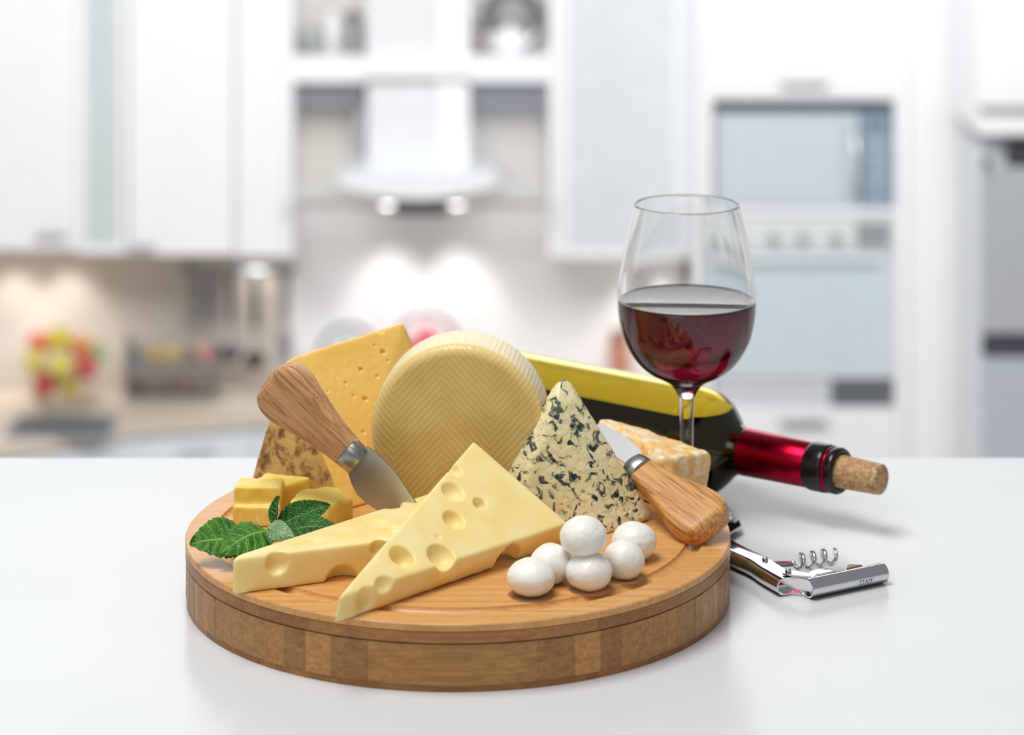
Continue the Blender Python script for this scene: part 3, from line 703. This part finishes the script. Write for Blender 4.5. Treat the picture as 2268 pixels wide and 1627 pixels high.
def cabinet(name, px0, px1, py0, py1, d, thick, label, cat='cabinet', handle=None, glass=False, group=None):
    x0, x1, z0, z1 = X_(px0, d), X_(px1, d), Z_(py1, d), Z_(py0, d)
    r = empty(name, ((x0+x1)/2, d+thick/2, z0), label, cat, group)
    if glass:
        bm = bmesh.new(); s = .022
        for lo, hi in (((x0, d+.02, z0), (x0+s, d+thick, z1)), ((x1-s, d+.02, z0), (x1, d+thick, z1)), ((x0+s, d+.02, z0), (x1-s, d+thick, z0+s)), ((x0+s, d+.02, z1-s), (x1-s, d+thick, z1)), ((x0+s, d+thick-.015, z0+s), (x1-s, d+thick, z1-s))): add_box(bm, lo, hi)
        obj('body', bm, KW, r)
        fr = bmesh.new()
        for lo, hi in (((x0+.002, d, z0+.002), (x0+.03, d+.019, z1-.002)), ((x1-.03, d, z0+.002), (x1-.002, d+.019, z1-.002)), ((x0+.03, d, z0+.002), (x1-.03, d+.019, z0+.03)), ((x0+.03, d, z1-.03), (x1-.03, d+.019, z1-.002))): add_box(fr, lo, hi)
        dr = obj('door', fr, KW, r); pn_ = obj('pane', box((x0+.03, d+.006, z0+.03), (x1-.03, d+.012, z1-.03)), KGLASS if glass is True else glass, r); pn_.parent = dr; pn_.matrix_local = Matrix()
    else:
        obj('body', box((x0, d+.02, z0), (x1, d+thick, z1), .003), KW2, r)
        dr = obj('door', box((x0+.002, d, z0+.002), (x1-.002, d+.019, z1-.002), .003), KW, r)
    if handle:
        hx, hy, hw = handle; hxx, hz = X_(hx, d), Z_(hy, d)
        bm = bmesh.new(); add_box(bm, (hxx-hw, d-.03, hz-.006), (hxx+hw, d-.02, hz+.006), .002)
        for s in (-1, 1): add_box(bm, (hxx+s*hw*.8-.004, d-.021, hz-.004), (hxx+s*hw*.8+.004, d+.001, hz+.004))
        h_ = obj('handle', bm, KHAND, r); h_.parent = dr; 
        h_.matrix_local = Matrix()
    return r
d_u = 8.63
cabinet('wall_cabinet', -170, 168, -330, 556, d_u, .36, 'white wall cabinet over the fruit bowl', handle=(115, 520, .05))
cabinet('wall_cabinet', 170, 282, -330, 562, d_u+.02, .34, 'narrow wall cabinet with a pale green glass door', glass=True)
cabinet('wall_cabinet', 284, 520, -330, 566, d_u, .36, 'white wall cabinet over the spice rack beside the glass one', handle=(318, 545, .04))
cabinet('wall_cabinet', 522, 628, -330, 570, d_u, .36, 'narrow white wall cabinet above the hanging utensils')
# lower counter: the worktop swings back towards the hob
zt_k = Z_(855, DW)
front = [(X_(-420, 8.05), 8.05), (X_(0, 8.25), 8.25), (X_(300, 8.52), 8.52), (X_(560, 8.62), 8.62), (X_(1530, 8.62), 8.62)]
wtop = tag(obj('worktop', prism(front+[(front[-1][0], DW-.02), (front[0][0], DW-.02)], zt_k-.04, zt_k), KTOP), 'beige stone worktop under the fruit bowl and spice rack', 'worktop')
bc_ = empty('base_cabinet', (0, 8.8, ZF), 'white base cabinet run below the beige worktop', 'cabinet')
KB = plain((222, 230, 240), .4)
obj('carcass', prism([(x, y+.03) for x, y in front]+[(front[-1][0], DW-.03), (front[0][0], DW-.03)], ZF+.0005, zt_k-.0405), KB, bc_)
for (xa, ya), (xb, yb) in zip(front, front[1:]):
    n = max(1, int(math.hypot(xb-xa, yb-ya)/.45))
    for k in range(n):
        p0 = Vector((xa+(xb-xa)*k/n, ya+(yb-ya)*k/n+.03, 0)); p1 = Vector((xa+(xb-xa)*(k+1)/n, ya+(yb-ya)*(k+1)/n+.03, 0))
        dd = (p1-p0).normalized(); nn_ = Vector((dd.y, -dd.x, 0)); p0 += dd*.004; p1 -= dd*.004
        dz0, dz1 = ZF+.12, zt_k-.06
        dr = obj('door', slab([p0+Vector((0, 0, dz0)), p1+Vector((0, 0, dz0)), p1+Vector((0, 0, dz1)), p0+Vector((0, 0, dz1))], nn_*.018), plain((226, 233, 242), .35), bc_)
        m_ = (p0+p1)/2
        hb = tube([m_-dd*.06+nn_*.035+Vector((0, 0, dz1-.05)), m_+dd*.06+nn_*.035+Vector((0, 0, dz1-.05))], .006, 8)
        for s in (-1, 1): tube([m_+dd*.05*s+nn_*.012+Vector((0, 0, dz1-.05)), m_+dd*.05*s+nn_*.035+Vector((0, 0, dz1-.05))], .004, 6, hb)
        h_ = obj('handle', hb, KHAND, bc_); h_.parent = dr; h_.matrix_local = Matrix()
# sink: raised steel rim and dark bowl let into the worktop
sc_ = Vector((X_(135, 8.42), 8.45, zt_k))
sk = empty('sink', sc_, 'dark inset sink in the beige worktop in front of the fruit', 'sink')
bm = bmesh.new()
for lo, hi in (((-.17, -.10, .0), (.17, -.085, .02)), ((-.17, .085, .0), (.17, .10, .02)), ((-.17, -.085, .0), (-.155, .085, .02)), ((.155, -.085, .0), (.17, .085, .02))): add_box(bm, sc_+Vector(lo), sc_+Vector(hi), .003)
obj('rim', bm, KSTEELD, sk); obj('basin', box(sc_+Vector((-.155, -.085, .0)), sc_+Vector((.155, .085, .006))), plain((92, 94, 96), .4, .4), sk)
# under-cabinet lamps
for i, px in enumerate((12, 132, 560)):
    p = Vector((X_(px, 8.8), 8.86, Z_(570, 8.63)-.02))
    lm = empty('under_cabinet_lamp', p, ['small round lamp under the wall cabinet at the kitchen end', 'small round lamp under the wall cabinet over the fruit bowl', 'small round lamp under the wall cabinet over the utensils'][i], 'lamp', 'lamps under the wall cabinets')
    obj('housing', lathe([(0, 0.012), (.035, .012), (.035, -.008), (.031, -.008), (.031, -.002), (0, -.002)], 24, Matrix.Translation(p)), KHAND, lm)
    t = NT('lamp_diffuser'); t.set(color=(1, 1, 1, 1), emit=(1, .96, .88, 1), es=6.0)
    obj('diffuser', lathe([(0, -.0025), (.030, -.0025), (.029, -.006), (0, -.007)], 24, Matrix.Translation(p)), t.m, lm)
    l = bpy.data.lights.new('lamp_light', 'SPOT'); l.energy = 3.2; l.spot_size = math.radians(95); l.spot_blend = .8; l.shadow_soft_size = .03; l.color = (1, .95, .86)
    lo_ = bpy.data.objects.new('lamp_light', l); col.objects.link(lo_); lo_.location = p+Vector((0, 0, -.02)); lo_.rotation_euler = (math.radians(14), 0, 0)
# fruit bowl and fruit
fb = Vector((X_(140, 8.68), 8.70, zt_k))
bw = empty('fruit_bowl', fb, 'cream bowl heaped with apples on the worktop', 'bowl')
obj('bowl', lathe([(0, .002), (.07, .002), (.075, .01), (.10, .035), (.125, .065), (.128, .066), (.122, .06), (.095, .03), (.06, .012), (0, .01)], 40, Matrix.Translation(fb)), plain((226, 214, 202), .4), bw, smooth=True)
def apple(px, py, d, rgb, lab, r=.041, kind='apple'):
    p = P(px, py, d); ap = empty(kind, p-Vector((0, 0, r)), lab, kind, 'fruit in the bowl')
    pr = [(0, -.80), (.25, -.92), (.5, -.9), (.8, -.6), (.97, -.15), (1.0, .2), (.9, .6), (.65, .88), (.35, .93), (.15, .82), (0, .70)]
    if kind == 'pear': pr = [(0, -.9), (.4, -.95), (.85, -.6), (.95, -.2), (.75, .3), (.5, .75), (.35, 1.1), (.15, 1.3), (0, 1.32)]
    obj('flesh', lathe([(a_*r, b_*r) for a_, b_ in smooth_prof(pr, 3)], 28, Matrix.Translation(p)), plain(rgb, .3), ap, smooth=True)
    obj('stem', tube([p+Vector((0, 0, r*.65)), p+Vector((.004, 0, r*1.25))], .003, 6), plain((90, 60, 34), .7), ap)
for a_ in ((88, 762, 8.79, (222, 120, 84), 'orange-red apple at the back of the fruit heap'), (132, 752, 8.72, (224, 206, 74), 'bright yellow apple crowning the fruit heap'),
           (76, 800, 8.70, (226, 214, 120), 'pale yellow apple at the open end of the fruit heap'), (178, 770, 8.79, (222, 150, 90), 'orange apple behind the yellow ones in the bowl'),
           (134, 812, 8.63, (224, 208, 100), 'yellow apple low in the middle of the fruit bowl'), (190, 813, 8.68, (204, 92, 90), 'red apple beside the green pear in the bowl'),
           (100, 850, 8.70, (196, 92, 78), 'dark red apple lowest in the fruit bowl'), (155, 857, 8.71, (206, 190, 110), 'dull yellow apple low beside the dark red one')):
    apple(*a_)
apple(220, 778, 8.74, (150, 186, 120), 'small green pear at the end of the fruit heap', .03, 'pear')
# spice rack
sr = Vector((X_(380, 8.8), 8.84, zt_k))
rk = empty('spice_rack', sr, 'two-tier steel spice rack on the worktop beside the fruit bowl', 'rack')
for z in (0.004, .115): obj('shelf', box(sr+Vector((-.155, -.05, z)), sr+Vector((.155, .05, z+.012)), .002), KHAND, rk)
for x in (-.155, .155): obj('side_frame', box(sr+Vector((x-.006, -.05, .0)), sr+Vector((x+.006, .05, .22)), .002), KHAND, rk)
cols_ = [(150, 150, 140), (206, 170, 90), (200, 184, 120), (150, 130, 116), (222, 150, 140), (120, 104, 96), (134, 124, 116), (128, 112, 104), (140, 120, 112), (150, 140, 130)]
nm_ = ['grey-green', 'amber', 'pale yellow', 'brown', 'pink', 'dark brown', 'grey', 'umber', 'chestnut', 'taupe']
for i, c_ in enumerate(cols_):
    tier = i//5; p = sr + Vector((-.118+.059*(i % 5), 0, (.1275 if tier == 0 else .0165)))
    j = empty('spice_jar', p, '%s spice jar on the %s tier of the rack' % (nm_[i], 'upper' if tier == 0 else 'lower'), 'jar', 'spice jars')
    obj('jar', lathe([(0, 0), (.022, 0), (.024, .003), (.024, .05), (.018, .058), (0, .058)], 20, Matrix.Translation(p)), plain(c_, .3), j, smooth=True)
    obj('lid', lathe([(0, .0585), (.019, .0585), (.019, .074), (.017, .076), (0, .076)], 20, Matrix.Translation(p)), plain((196, 194, 190), .3, .5), j)
# hanging utensils
rl = empty('utensil_rail', Vector((X_(530, 8.9), 8.93, Z_(600, 8.9))), 'steel wall rail carrying the hanging kitchen utensils', 'rail')
zr = Z_(600, 8.9)
obj('bar', tube([Vector((X_(400, 8.9), 8.90, zr)), Vector((X_(650, 8.9), 8.90, zr))], .008, 10), KSTEELD, rl)
for px in (405, 645): obj('bracket', tube([Vector((X_(px, 8.9), 8.90, zr)), Vector((X_(px, 8.9), 8.987, zr))], .010, 8), KSTEELD, rl)
for i, (px, y1, kind, rgb) in enumerate(((432, 712, 'spatula', (128, 126, 132)), (470, 715, 'spatula', (116, 116, 124)), (512, 800, 'ladle', (88, 86, 92)), (565, 815, 'ladle', (66, 66, 70)), (632, 800, 'turner', (138, 140, 148)))):
    x = X_(px, 8.885); z1 = Z_(y1, 8.885); z0 = zr-.012; M_ = plain(rgb, .4, .3)
    ut = empty('kitchen_utensil', (x, 8.885, z1), ['grey spatula hanging at the end of the rail', 'dark grey spatula hanging beside another spatula', 'dark ladle hanging in the middle of the rail', 'black ladle hanging beside the bright gap of the rail', 'pale steel turner hanging at the rail end by the hood'][i], 'utensil', 'utensils hanging on the rail')
    obj('hook', tube([Vector((x, 8.885+.012*math.cos(q), zr+.012*math.sin(q))) for q in [math.pi*.0+k*.4 for k in range(10)]], .003, 6), KSTEELD, ut)
    hl = z0-(z0-z1)*(.55 if kind != 'spatula' else .45)
    obj('grip', box((x-.014, 8.878, hl), (x+.014, 8.890, z0), .005), M_, ut)
    if kind == 'ladle':
        obj('shaft', tube([Vector((x, 8.884, hl)), Vector((x, 8.884, z1+.05))], .005, 6), KSTEELD, ut)
        obj('head', lathe([(0, -.045), (.020, -.040), (.034, -.02), (.040, .008), (.037, .008), (.029, -.016), (0, -.038)], 24, Matrix.Translation((x, 8.87, z1+.045))), M_, ut, smooth=True)
    else:
        obj('shaft', tube([Vector((x, 8.884, hl)), Vector((x, 8.884, z1+.09))], .005, 6), KSTEELD, ut)
        obj('head', box((x-.022, 8.881, z1), (x+.022, 8.887, z1+.10), .002), M_, ut)
# open shelf unit around the chimney
d_s = 8.66
su = empty('shelf_unit', (X_(930, d_s), 8.85, Z_(440, d_s)), 'white open shelf unit around the cooker hood chimney', 'shelf')
def part(name, px0, px1, py0, py1, d, thick, mat, root, bev=.003): return obj(name, kbox(px0, px1, py0, py1, d, thick, bev), mat, root)
part('side_panel', 629, 648, -330, 572, d_s, .33, KW, su); part('side_panel', 1216, 1238, -330, 572, d_s, .33, KW, su)
part('shelf', 648, 810, 128, 182, d_s, .30, KW, su); part('shelf', 1042, 1216, 128, 182, d_s, .30, KW, su); part('shelf', 810, 1042, 132, 172, d_s-.012, .045, KW, su)
part('back_panel', 664, 820, -330, 450, 8.97, .015, KBEIGE, su); part('back_panel', 1040, 1210, -330, 450, 8.97, .015, plain((232, 230, 228), .6), su)
part('underside_shade', 648, 806, 186, 236, d_s+.20, .012, plain((204, 212, 222), .5), su); part('underside_shade', 1046, 1216, 186, 236, d_s+.20, .012, plain((204, 214, 226), .5), su)  # recessed blue-grey strips painting in the shade below the shelves
part('inner_upright', 786, 808, 236, 390, d_s+.16, .10, plain((186, 190, 194), .5), su)
# things on the shelf
zs1 = Z_(128, d_s)
def turned(name, px, d, prof_, mat, label, cat, z=None, parts=()):
    p = Vector((X_(px, d), d, zs1 if z is None else z)); r = empty(name, p, label, cat)
    obj('vessel', lathe(prof_, 32, Matrix.Translation(p)), mat, r, smooth=True)
    for nm, pf, m_ in parts: obj(nm, lathe(pf, 24, Matrix.Translation(p)), m_, r, smooth=True)
turned('bottle', 737, 8.80, [(0, 0), (.024, 0), (.025, .09), (.014, .12), (.012, .145), (0, .145)], KW, 'slim white bottle on the open shelf', 'bottle', parts=[('cap', [(0, .1455), (.013, .1455), (.013, .16), (0, .16)], KGREY)])
turned('storage_jar', 782, 8.80, [(0, 0), (.034, 0), (.036, .01), (.036, .12), (0, .12)], plain((150, 148, 144), .4), 'grey storage jar beside the white bottle on the shelf', 'jar', parts=[('lid', [(0, .1205), (.034, .1205), (.03, .135), (.008, .14), (.008, .15), (0, .152)], plain((120, 120, 118), .4))])
turned('mixing_bowl', 688, 8.82, [(0, .003), (.03, .003), (.055, .04), (.062, .075), (.058, .075), (.05, .042), (0, .012)], plain((170, 174, 174), .4), 'grey bowl on the open shelf beside the white bottle', 'bowl', parts=[('foot_ring', [(.020, 0), (.028, 0), (.026, .0035), (.018, .0035)], KGREY)])
pp = Vector((X_(1135, 8.92), 8.92, zs1))
pl_ = empty('round_platter', pp, 'dark grey round platter standing on the shelf behind the white teapot', 'platter')
MP = frame(pp+Vector((0, 0, .110)), Vector((0, -1, .12)), Vector((1, 0, 0)))
obj('plate', lathe([(0, 0), (.07, 0), (.105, .012), (.107, .012), (.106, .008), (.075, -.006), (0, -.006)], 48, MP), plain((112, 112, 110), .4), pl_, smooth=True)
obj('centre', lathe([(0, .004), (.058, .004), (.066, .001), (0, .001)], 40, MP), plain((150, 150, 148), .4), pl_, smooth=True)
turned('teapot', 1130, 8.78, [(0, 0), (.04, 0), (.058, .02), (.062, .045), (.05, .07), (.025, .08), (0, .081)], KW, 'white teapot on the shelf in front of the dark platter', 'teapot', parts=[('lid', [(0, .0815), (.022, .0815), (.018, .09), (.006, .094), (.008, .103), (0, .107)], KW)])
tpx = bpy.data.objects['teapot']; p = tpx.location
obj('spout', tube([p+Vector((.05, 0, .035)), p+Vector((.075, 0, .05)), p+Vector((.088, 0, .078))], [.012, .009, .006], 10), KW, tpx, smooth=True)
obj('handle', tube([p+Vector((-.055-.028*math.sin(k*math.pi/10), 0, .025+.045*k/10)) for k in range(11)], .005, 8), KW, tpx, smooth=True)
turned('storage_jar', 1062, 8.84, [(0, 0), (.02, 0), (.021, .07), (0, .072)], plain((170, 156, 146), .5), 'small brown jar on the shelf beside the dark platter', 'jar', parts=[('lid', [(0, .0725), (.02, .0725), (.018, .084), (0, .085)], plain((120, 110, 104), .5))])
# cooker hood
ch = empty('cooker_hood', (X_(930, 8.6), 8.75, Z_(470, 8.6)), 'white cooker hood with curved glass visor and square chimney', 'cooker hood')
part('chimney', 812, 962, -330, 395, 8.70, .29, plain((228, 229, 232), .4), ch); part('chimney_bright_side', 963, 1040, -330, 395, 8.69, .30, KW, ch)  # right side of the chimney, its brightness painted in as a whiter panel
def lens(px0, px1, ytop, ysag, h, d, thick, n=24):
    poly = []
    for k in range(n+1):
        s = k/n*2-1; poly.append((px0+(px1-px0)*k/n, ytop+ysag*s*s))
    up = [Vector((X_(px, d), d, Z_(py, d))) for px, py in poly]; lo = [Vector((X_(px, d), d, Z_(py+h*(1-.75*(k/n*2-1)**2), d))) for k, (px, py) in enumerate(poly)]
    return slab(up+lo[::-1], (0, thick, 0))
obj('visor', lens(652, 1196, 392, 34, 22, 8.50, .06), plain((204, 212, 214), .2), ch)
obj('canopy', lens(748, 1104, 380, 14, 62, 8.47, .45), plain((236, 239, 243), .3), ch)
part('grease_filter', 872, 990, 444, 478, 8.60, .20, plain((132, 134, 140), .4, .5), ch)
for px in (858, 1012):
    p = Vector((X_(px, 8.78), 8.80, Z_(452, 8.78)))
    t = NT('hood_lamp_glow'); t.set(color=(1, 1, 1, 1), emit=(1, .97, .9, 1), es=8.0)
    hl_ = obj('hood_lamp', lathe([(0, .0), (.03, .0), (.032, .012), (.032, .03), (0, .03)], 24, Matrix.Translation(p)), KHAND, ch)
    gl_ = obj('bulb', lathe([(0, -.010), (.018, -.008), (.027, -.001), (0, -.001)], 20, Matrix.Translation(p)), t.m, ch); gl_.parent = hl_; gl_.matrix_local = Matrix()
    l = bpy.data.lights.new('hood_light', 'SPOT'); l.energy = 6; l.spot_size = math.radians(62); l.spot_blend = .9; l.shadow_soft_size = .03; l.color = (1, .97, .9)
    lo_ = bpy.data.objects.new('hood_light', l); col.objects.link(lo_); lo_.location = p+Vector((0, 0, -.02)); lo_.rotation_euler = (math.radians(22), 0, 0)
# pots on the hob
zk = zt_k
hb_ = empty('hob', (X_(940, 8.8), 8.8, zk), 'black glass hob set on the worktop under the hood', 'hob')
obj('glass_top', box((X_(940, 8.8)-.28, 8.68, zk+.0003), (X_(940, 8.8)+.28, 8.97, zk+.006), .002), plain((30, 30, 32), .1), hb_)
for x, y in ((-.14, 8.75), (.14, 8.75), (-.14, 8.90), (.14, 8.90)): obj('ring', lathe([(.06, 0), (.075, 0), (.075, .001), (.06, .001)], 32, Matrix.Translation((X_(940, 8.8)+x, y, zk+.0061))), plain((90, 90, 94), .3), hb_)
def kettle(px, d, rgb, s, lab):
    p = Vector((X_(px, d), d, zk+.0075)); r = empty('kettle', p, lab, 'kettle')
    obj('vessel', lathe([(0, 0), (.08*s, 0), (.095*s, .02*s), (.09*s, .09*s), (.06*s, .14*s), (.03*s, .155*s), (0, .156*s)], 32, Matrix.Translation(p)), plain(rgb, .25), r, smooth=True)
    obj('lid', lathe([(0, .157*s), (.035*s, .157*s), (.03*s, .168*s), (.008*s, .172*s), (.012*s, .19*s), (0, .195*s)], 20, Matrix.Translation(p)), plain(rgb, .25), r, smooth=True)
    obj('handle', tube([p+Vector((.09*s*math.cos(k*math.pi/12), 0, .12*s+.10*s*math.sin(k*math.pi/12))) for k in range(13)], .007*s, 8), KDARK, r, smooth=True)
    obj('spout', tube([p+Vector((-.08*s, 0, .05*s)), p+Vector((-.12*s, 0, .09*s)), p+Vector((-.14*s, 0, .13*s))], [.018*s, .013*s, .009*s], 10), plain(rgb, .25), r, smooth=True)
kettle(945, 8.88, (206, 70, 88), 1.25, 'red kettle on the hob behind the cheese wheel')
kettle(772, 8.80, (170, 176, 186), 1.15, 'grey kettle at the end of the hob behind the tall wedge')
# glass-fronted cabinet with crockery
cabinet('wall_cabinet', 1240, 1512, -330, 572, d_u, .36, 'white wall cabinet with frosted glass door and crockery inside', glass=plain((232, 238, 242), .3, 0.0, .03, alpha=.80))
xg0, xg1 = X_(1240, d_u)+.024, X_(1512, d_u)-.024
gc = [o for o in bpy.data.objects if o.get('label') == 'white wall cabinet with frosted glass door and crockery inside'][0]
for py in (98, 330): obj('shelf', box((xg0, d_u+.04, Z_(py, d_u)-.02), (xg1, d_u+.33, Z_(py, d_u))), KW, gc)
def stack(name, px, base_py, n, rgb, r, h, what, cat, group):
    z = Z_(base_py, d_u)+.0005
    rank = {1: ['single'], 2: ['lower', 'upper'], 3: ['lowest', 'middle', 'topmost'], 5: ['lowest', 'second lowest', 'middle', 'second highest', 'topmost']}[n]
    for k in range(n):
        p = Vector((X_(px, d_u+.14), d_u+.16, z+k*h*.55))
        lab = what+' behind the frosted glass door' if n == 1 else '%s %s of the stack behind the frosted glass door' % (rank[k], what)
        tag(rebase(obj(name, lathe([(0, .0), (r*.5, 0), (r*.95, h), (r, h), (r*.55, .004+.0), (0, .004)], 28, Matrix.Translation(p)), plain(rgb, .4), smooth=True)), lab, cat, group)
stack('bowl', 1452, 98, 3, (150, 196, 186), .05, .05, 'green bowl', 'bowl', 'green bowls behind glass')
stack('bowl', 1290, 98, 2, (196, 200, 210), .045, .045, 'grey-blue bowl', 'bowl', 'grey bowls behind glass')
stack('cup', 1345, 98, 1, (190, 192, 204), .03, .08, 'tall grey cup', 'cup', 'cups behind glass')
stack('plate', 1450, 330, 5, (206, 202, 226), .06, .012, 'lilac plate', 'plate', 'lilac plates behind glass')
# on the worktop by the tower
kb_ = Vector((X_(1372, 8.85), 8.86, zk)); kn = empty('knife_block', kb_, 'reddish wooden knife block on the worktop beside the bottle', 'knife block')
obj('block', hull([kb_+Vector(v_) for v_ in ((-.035, -.05, .0005), (.035, -.05, .0005), (.035, .06, .0005), (-.035, .06, .0005), (-.035, -.02, .17), (.035, -.02, .17), (.035, .07, .20), (-.035, .07, .20))]), plain((190, 130, 108), .5), kn)
for k in range(3): obj('knife_handle', tube([kb_+Vector((-.02+.02*k, .02, .178)), kb_+Vector((-.02+.02*k, -.005, .235))], .007, 8), plain((120, 84, 72), .5), kn)
so = Vector((X_(1522, 8.98), DW-.006, Z_(598, 8.98))); sk2 = empty('wall_socket', so, 'small grey wall socket between the glass cabinet and the oven tower', 'socket')
obj('plate', box(so+Vector((-.03, -.012, -.035)), so+Vector((.03, .0055, .035)), .003), plain((176, 172, 168), .5), sk2)
for s in (-1, 1): obj('pin_hole', box(so+Vector((s*.010-.003, -.0135, -.003)), so+Vector((s*.010+.003, -.012, .003))), KDARK, sk2)
p = Vector((X_(1432, 8.8), 8.88, Z_(580, d_u)-.02)); lm = empty('under_cabinet_lamp', p, 'small round lamp under the frosted glass wall cabinet', 'lamp', 'lamps under the wall cabinets')
obj('housing', lathe([(0, 0.012), (.035, .012), (.035, -.008), (.031, -.008), (.031, -.002), (0, -.002)], 24, Matrix.Translation(p)), KHAND, lm)
l = bpy.data.lights.new('lamp_light', 'SPOT'); l.energy = 3.2; l.spot_size = math.radians(95); l.spot_blend = .8; l.shadow_soft_size = .03; l.color = (1, .97, .92)
lo_ = bpy.data.objects.new('lamp_light', l); col.objects.link(lo_); lo_.location = p+Vector((0, 0, -.02)); lo_.rotation_euler = (math.radians(10), 0, 0)
t = NT('lamp_diffuser'); t.set(color=(1, 1, 1, 1), emit=(1, .96, .88, 1), es=6.0)
obj('diffuser', lathe([(0, -.0025), (.030, -.0025), (.029, -.006), (0, -.007)], 24, Matrix.Translation(p)), t.m, lm)
# oven tower
d_t = 8.40
ot = empty('oven_tower', (X_(1780, d_t), 8.7, ZF), 'tall white cabinet tower housing microwave and oven', 'cabinet')
part('side_panel', 1550, 1578, -330, 1250, d_t, .58, KW, ot); part('side_panel', 1982, 2012, -330, 1250, d_t, .58, KW, ot)
obj('back_panel', box((X_(1580, d_t), d_t+.55, Z_(1250, d_t)), (X_(1980, d_t), d_t+.57, Z_(-330, d_t))), KGREY, ot)
part('shelf', 1579, 1981, 462, 478, d_t+.002, .54, KW, ot); part('shelf', 1579, 1981, 903, 914, d_t+.002, .54, KW, ot); part('shelf', 1579, 1981, 208, 222, d_t+.002, .54, KW, ot)
for (y0, y1, hy) in ((-330, 206, 186), (916, 1240, 938)):
    dr = part('door', 1579, 1981, y0, y1, d_t-.004, .020, KW, ot)
    h_ = obj('handle', kbox(1728, 1834, hy-6, hy+6, d_t-.03, .012), KHAND, ot); h_.parent = dr; h_.matrix_local = Matrix()
mw = empty('microwave', (X_(1775, d_t), 8.6, Z_(460, d_t)), 'steel microwave with pale glass door in the white tower', 'microwave')
dm = d_t+.012
part('casing', 1580, 1980, 224, 461, dm+.03, .36, KSTEELD, mw); part('vent_strip', 1580, 1974, 226, 246, dm+.006, .024, plain((72, 84, 94), .4, .1), mw)
dr = part('door', 1584, 1904, 250, 460, dm, .03, KSTEEL, mw); h_ = obj('window', kbox(1604, 1868, 268, 442, dm-.002, .002, 0), plain((206, 216, 224), .25, .05), mw); h_.parent = dr; h_.matrix_local = Matrix()
bm = tube([Vector((X_(1888, dm), dm-.03, Z_(276, dm))), Vector((X_(1893, dm), dm-.042, Z_(350, dm))), Vector((X_(1888, dm), dm-.03, Z_(430, dm)))], .010, 10)
for py in (280, 426): tube([Vector((X_(1888, dm), dm-.03, Z_(py, dm))), Vector((X_(1888, dm), dm+.001, Z_(py, dm)))], .007, 8, bm)
h_ = obj('handle', bm, plain((228, 232, 236), .25, .4), mw, smooth=True); h_.parent = dr; h_.matrix_local = Matrix()
pn = part('control_panel', 1908, 1974, 250, 460, dm+.002, .028, plain((152, 172, 188), .35, .2), mw)
part('display', 1918, 1964, 262, 290, dm-.0005, .002, plain((120, 138, 152), .3), mw, 0)
for r_ in range(4):
    for c_ in range(3): obj('button', kbox(1918+c_*17, 1930+c_*17, 308+r_*28, 324+r_*28, dm-.001, .0025, 0), plain((170, 188, 202), .4), mw)
ov = empty('oven', (X_(1780, d_t), 8.65, Z_(902, d_t)), 'built-in oven with pale glass door and knob panel below the microwave', 'oven')
part('casing', 1581, 1979, 481, 902, dm+.03, .45, KSTEELD, ov)
part('control_panel', 1581, 1979, 482, 556, dm, .03, plain((232, 236, 238), .3, .1), ov)
part('display', 1896, 1972, 492, 548, dm-.002, .003, plain((150, 156, 158), .3), ov, 0)
for px in (1630, 1712, 1776, 1850):
    p = Vector((X_(px, dm), dm-.002, Z_(526, dm))); obj('knob', lathe([(0, .03), (.012, .03), (.016, .026), (.018, 0), (0, 0)], 20, frame(p+Vector((0, .002, 0)), Vector((0, -1, 0)))), plain((186, 186, 184), .35, .5), ov)
dr = part('door', 1581, 1979, 560, 838, dm, .03, plain((212, 223, 230), .3, .05), ov); h_ = obj('window', kbox(1612, 1948, 600, 806, dm-.002, .002, 0), plain((208, 221, 230), .2, .05), ov); h_.parent = dr; h_.matrix_local = Matrix()
h_ = obj('handle', kbox(1610, 1950, 569, 578, dm-.04, .012), plain((222, 228, 232), .3, .4), ov); h_.parent = dr; h_.matrix_local = Matrix()
part('lower_vent', 1581, 1840, 842, 901, dm+.004, .025, plain((216, 220, 226), .35, .2), ov); part('lower_grille', 1840, 1979, 842, 901, dm+.005, .025, plain((112, 116, 124), .4, .3), ov)
# tall plain cabinet and the fridge
cabinet('tall_cabinet', 2016, 2168, -330, 1240, 8.38, .60, 'tall plain white cabinet between oven tower and fridge', handle=None)
df = 7.9
fr = empty('refrigerator', (X_(2300, df), 8.2, ZF), 'steel refrigerator with dark gap between doors at the room end', 'refrigerator')
part('carcass', 2172, 2520, 330, 1330, df+.05, .39, plain((218, 221, 225), .4), fr)
dr = part('door', 2174, 2516, 372, 738, df, .05, plain((196, 200, 206), .3, .3), fr)
h_ = obj('handle', kbox(2180, 2196, 350, 372, df-.03, .03), KDARK, fr); h_.parent = dr; h_.matrix_local = Matrix()
part('dark_gap', 2176, 2514, 742, 790, df+.02, .03, plain((72, 76, 84), .4), fr)
part('door', 2174, 2516, 794, 1320, df, .05, plain((200, 210, 220), .3, .3), fr)
part('top_grille', 2232, 2514, 310, 366, df+.01, .04, plain((64, 66, 72), .4), fr)
cabinet('wall_cabinet', 2170, 2540, -330, 300, df-.05, .48, 'white cabinet above the steel refrigerator', handle=(2230, 236, .09))
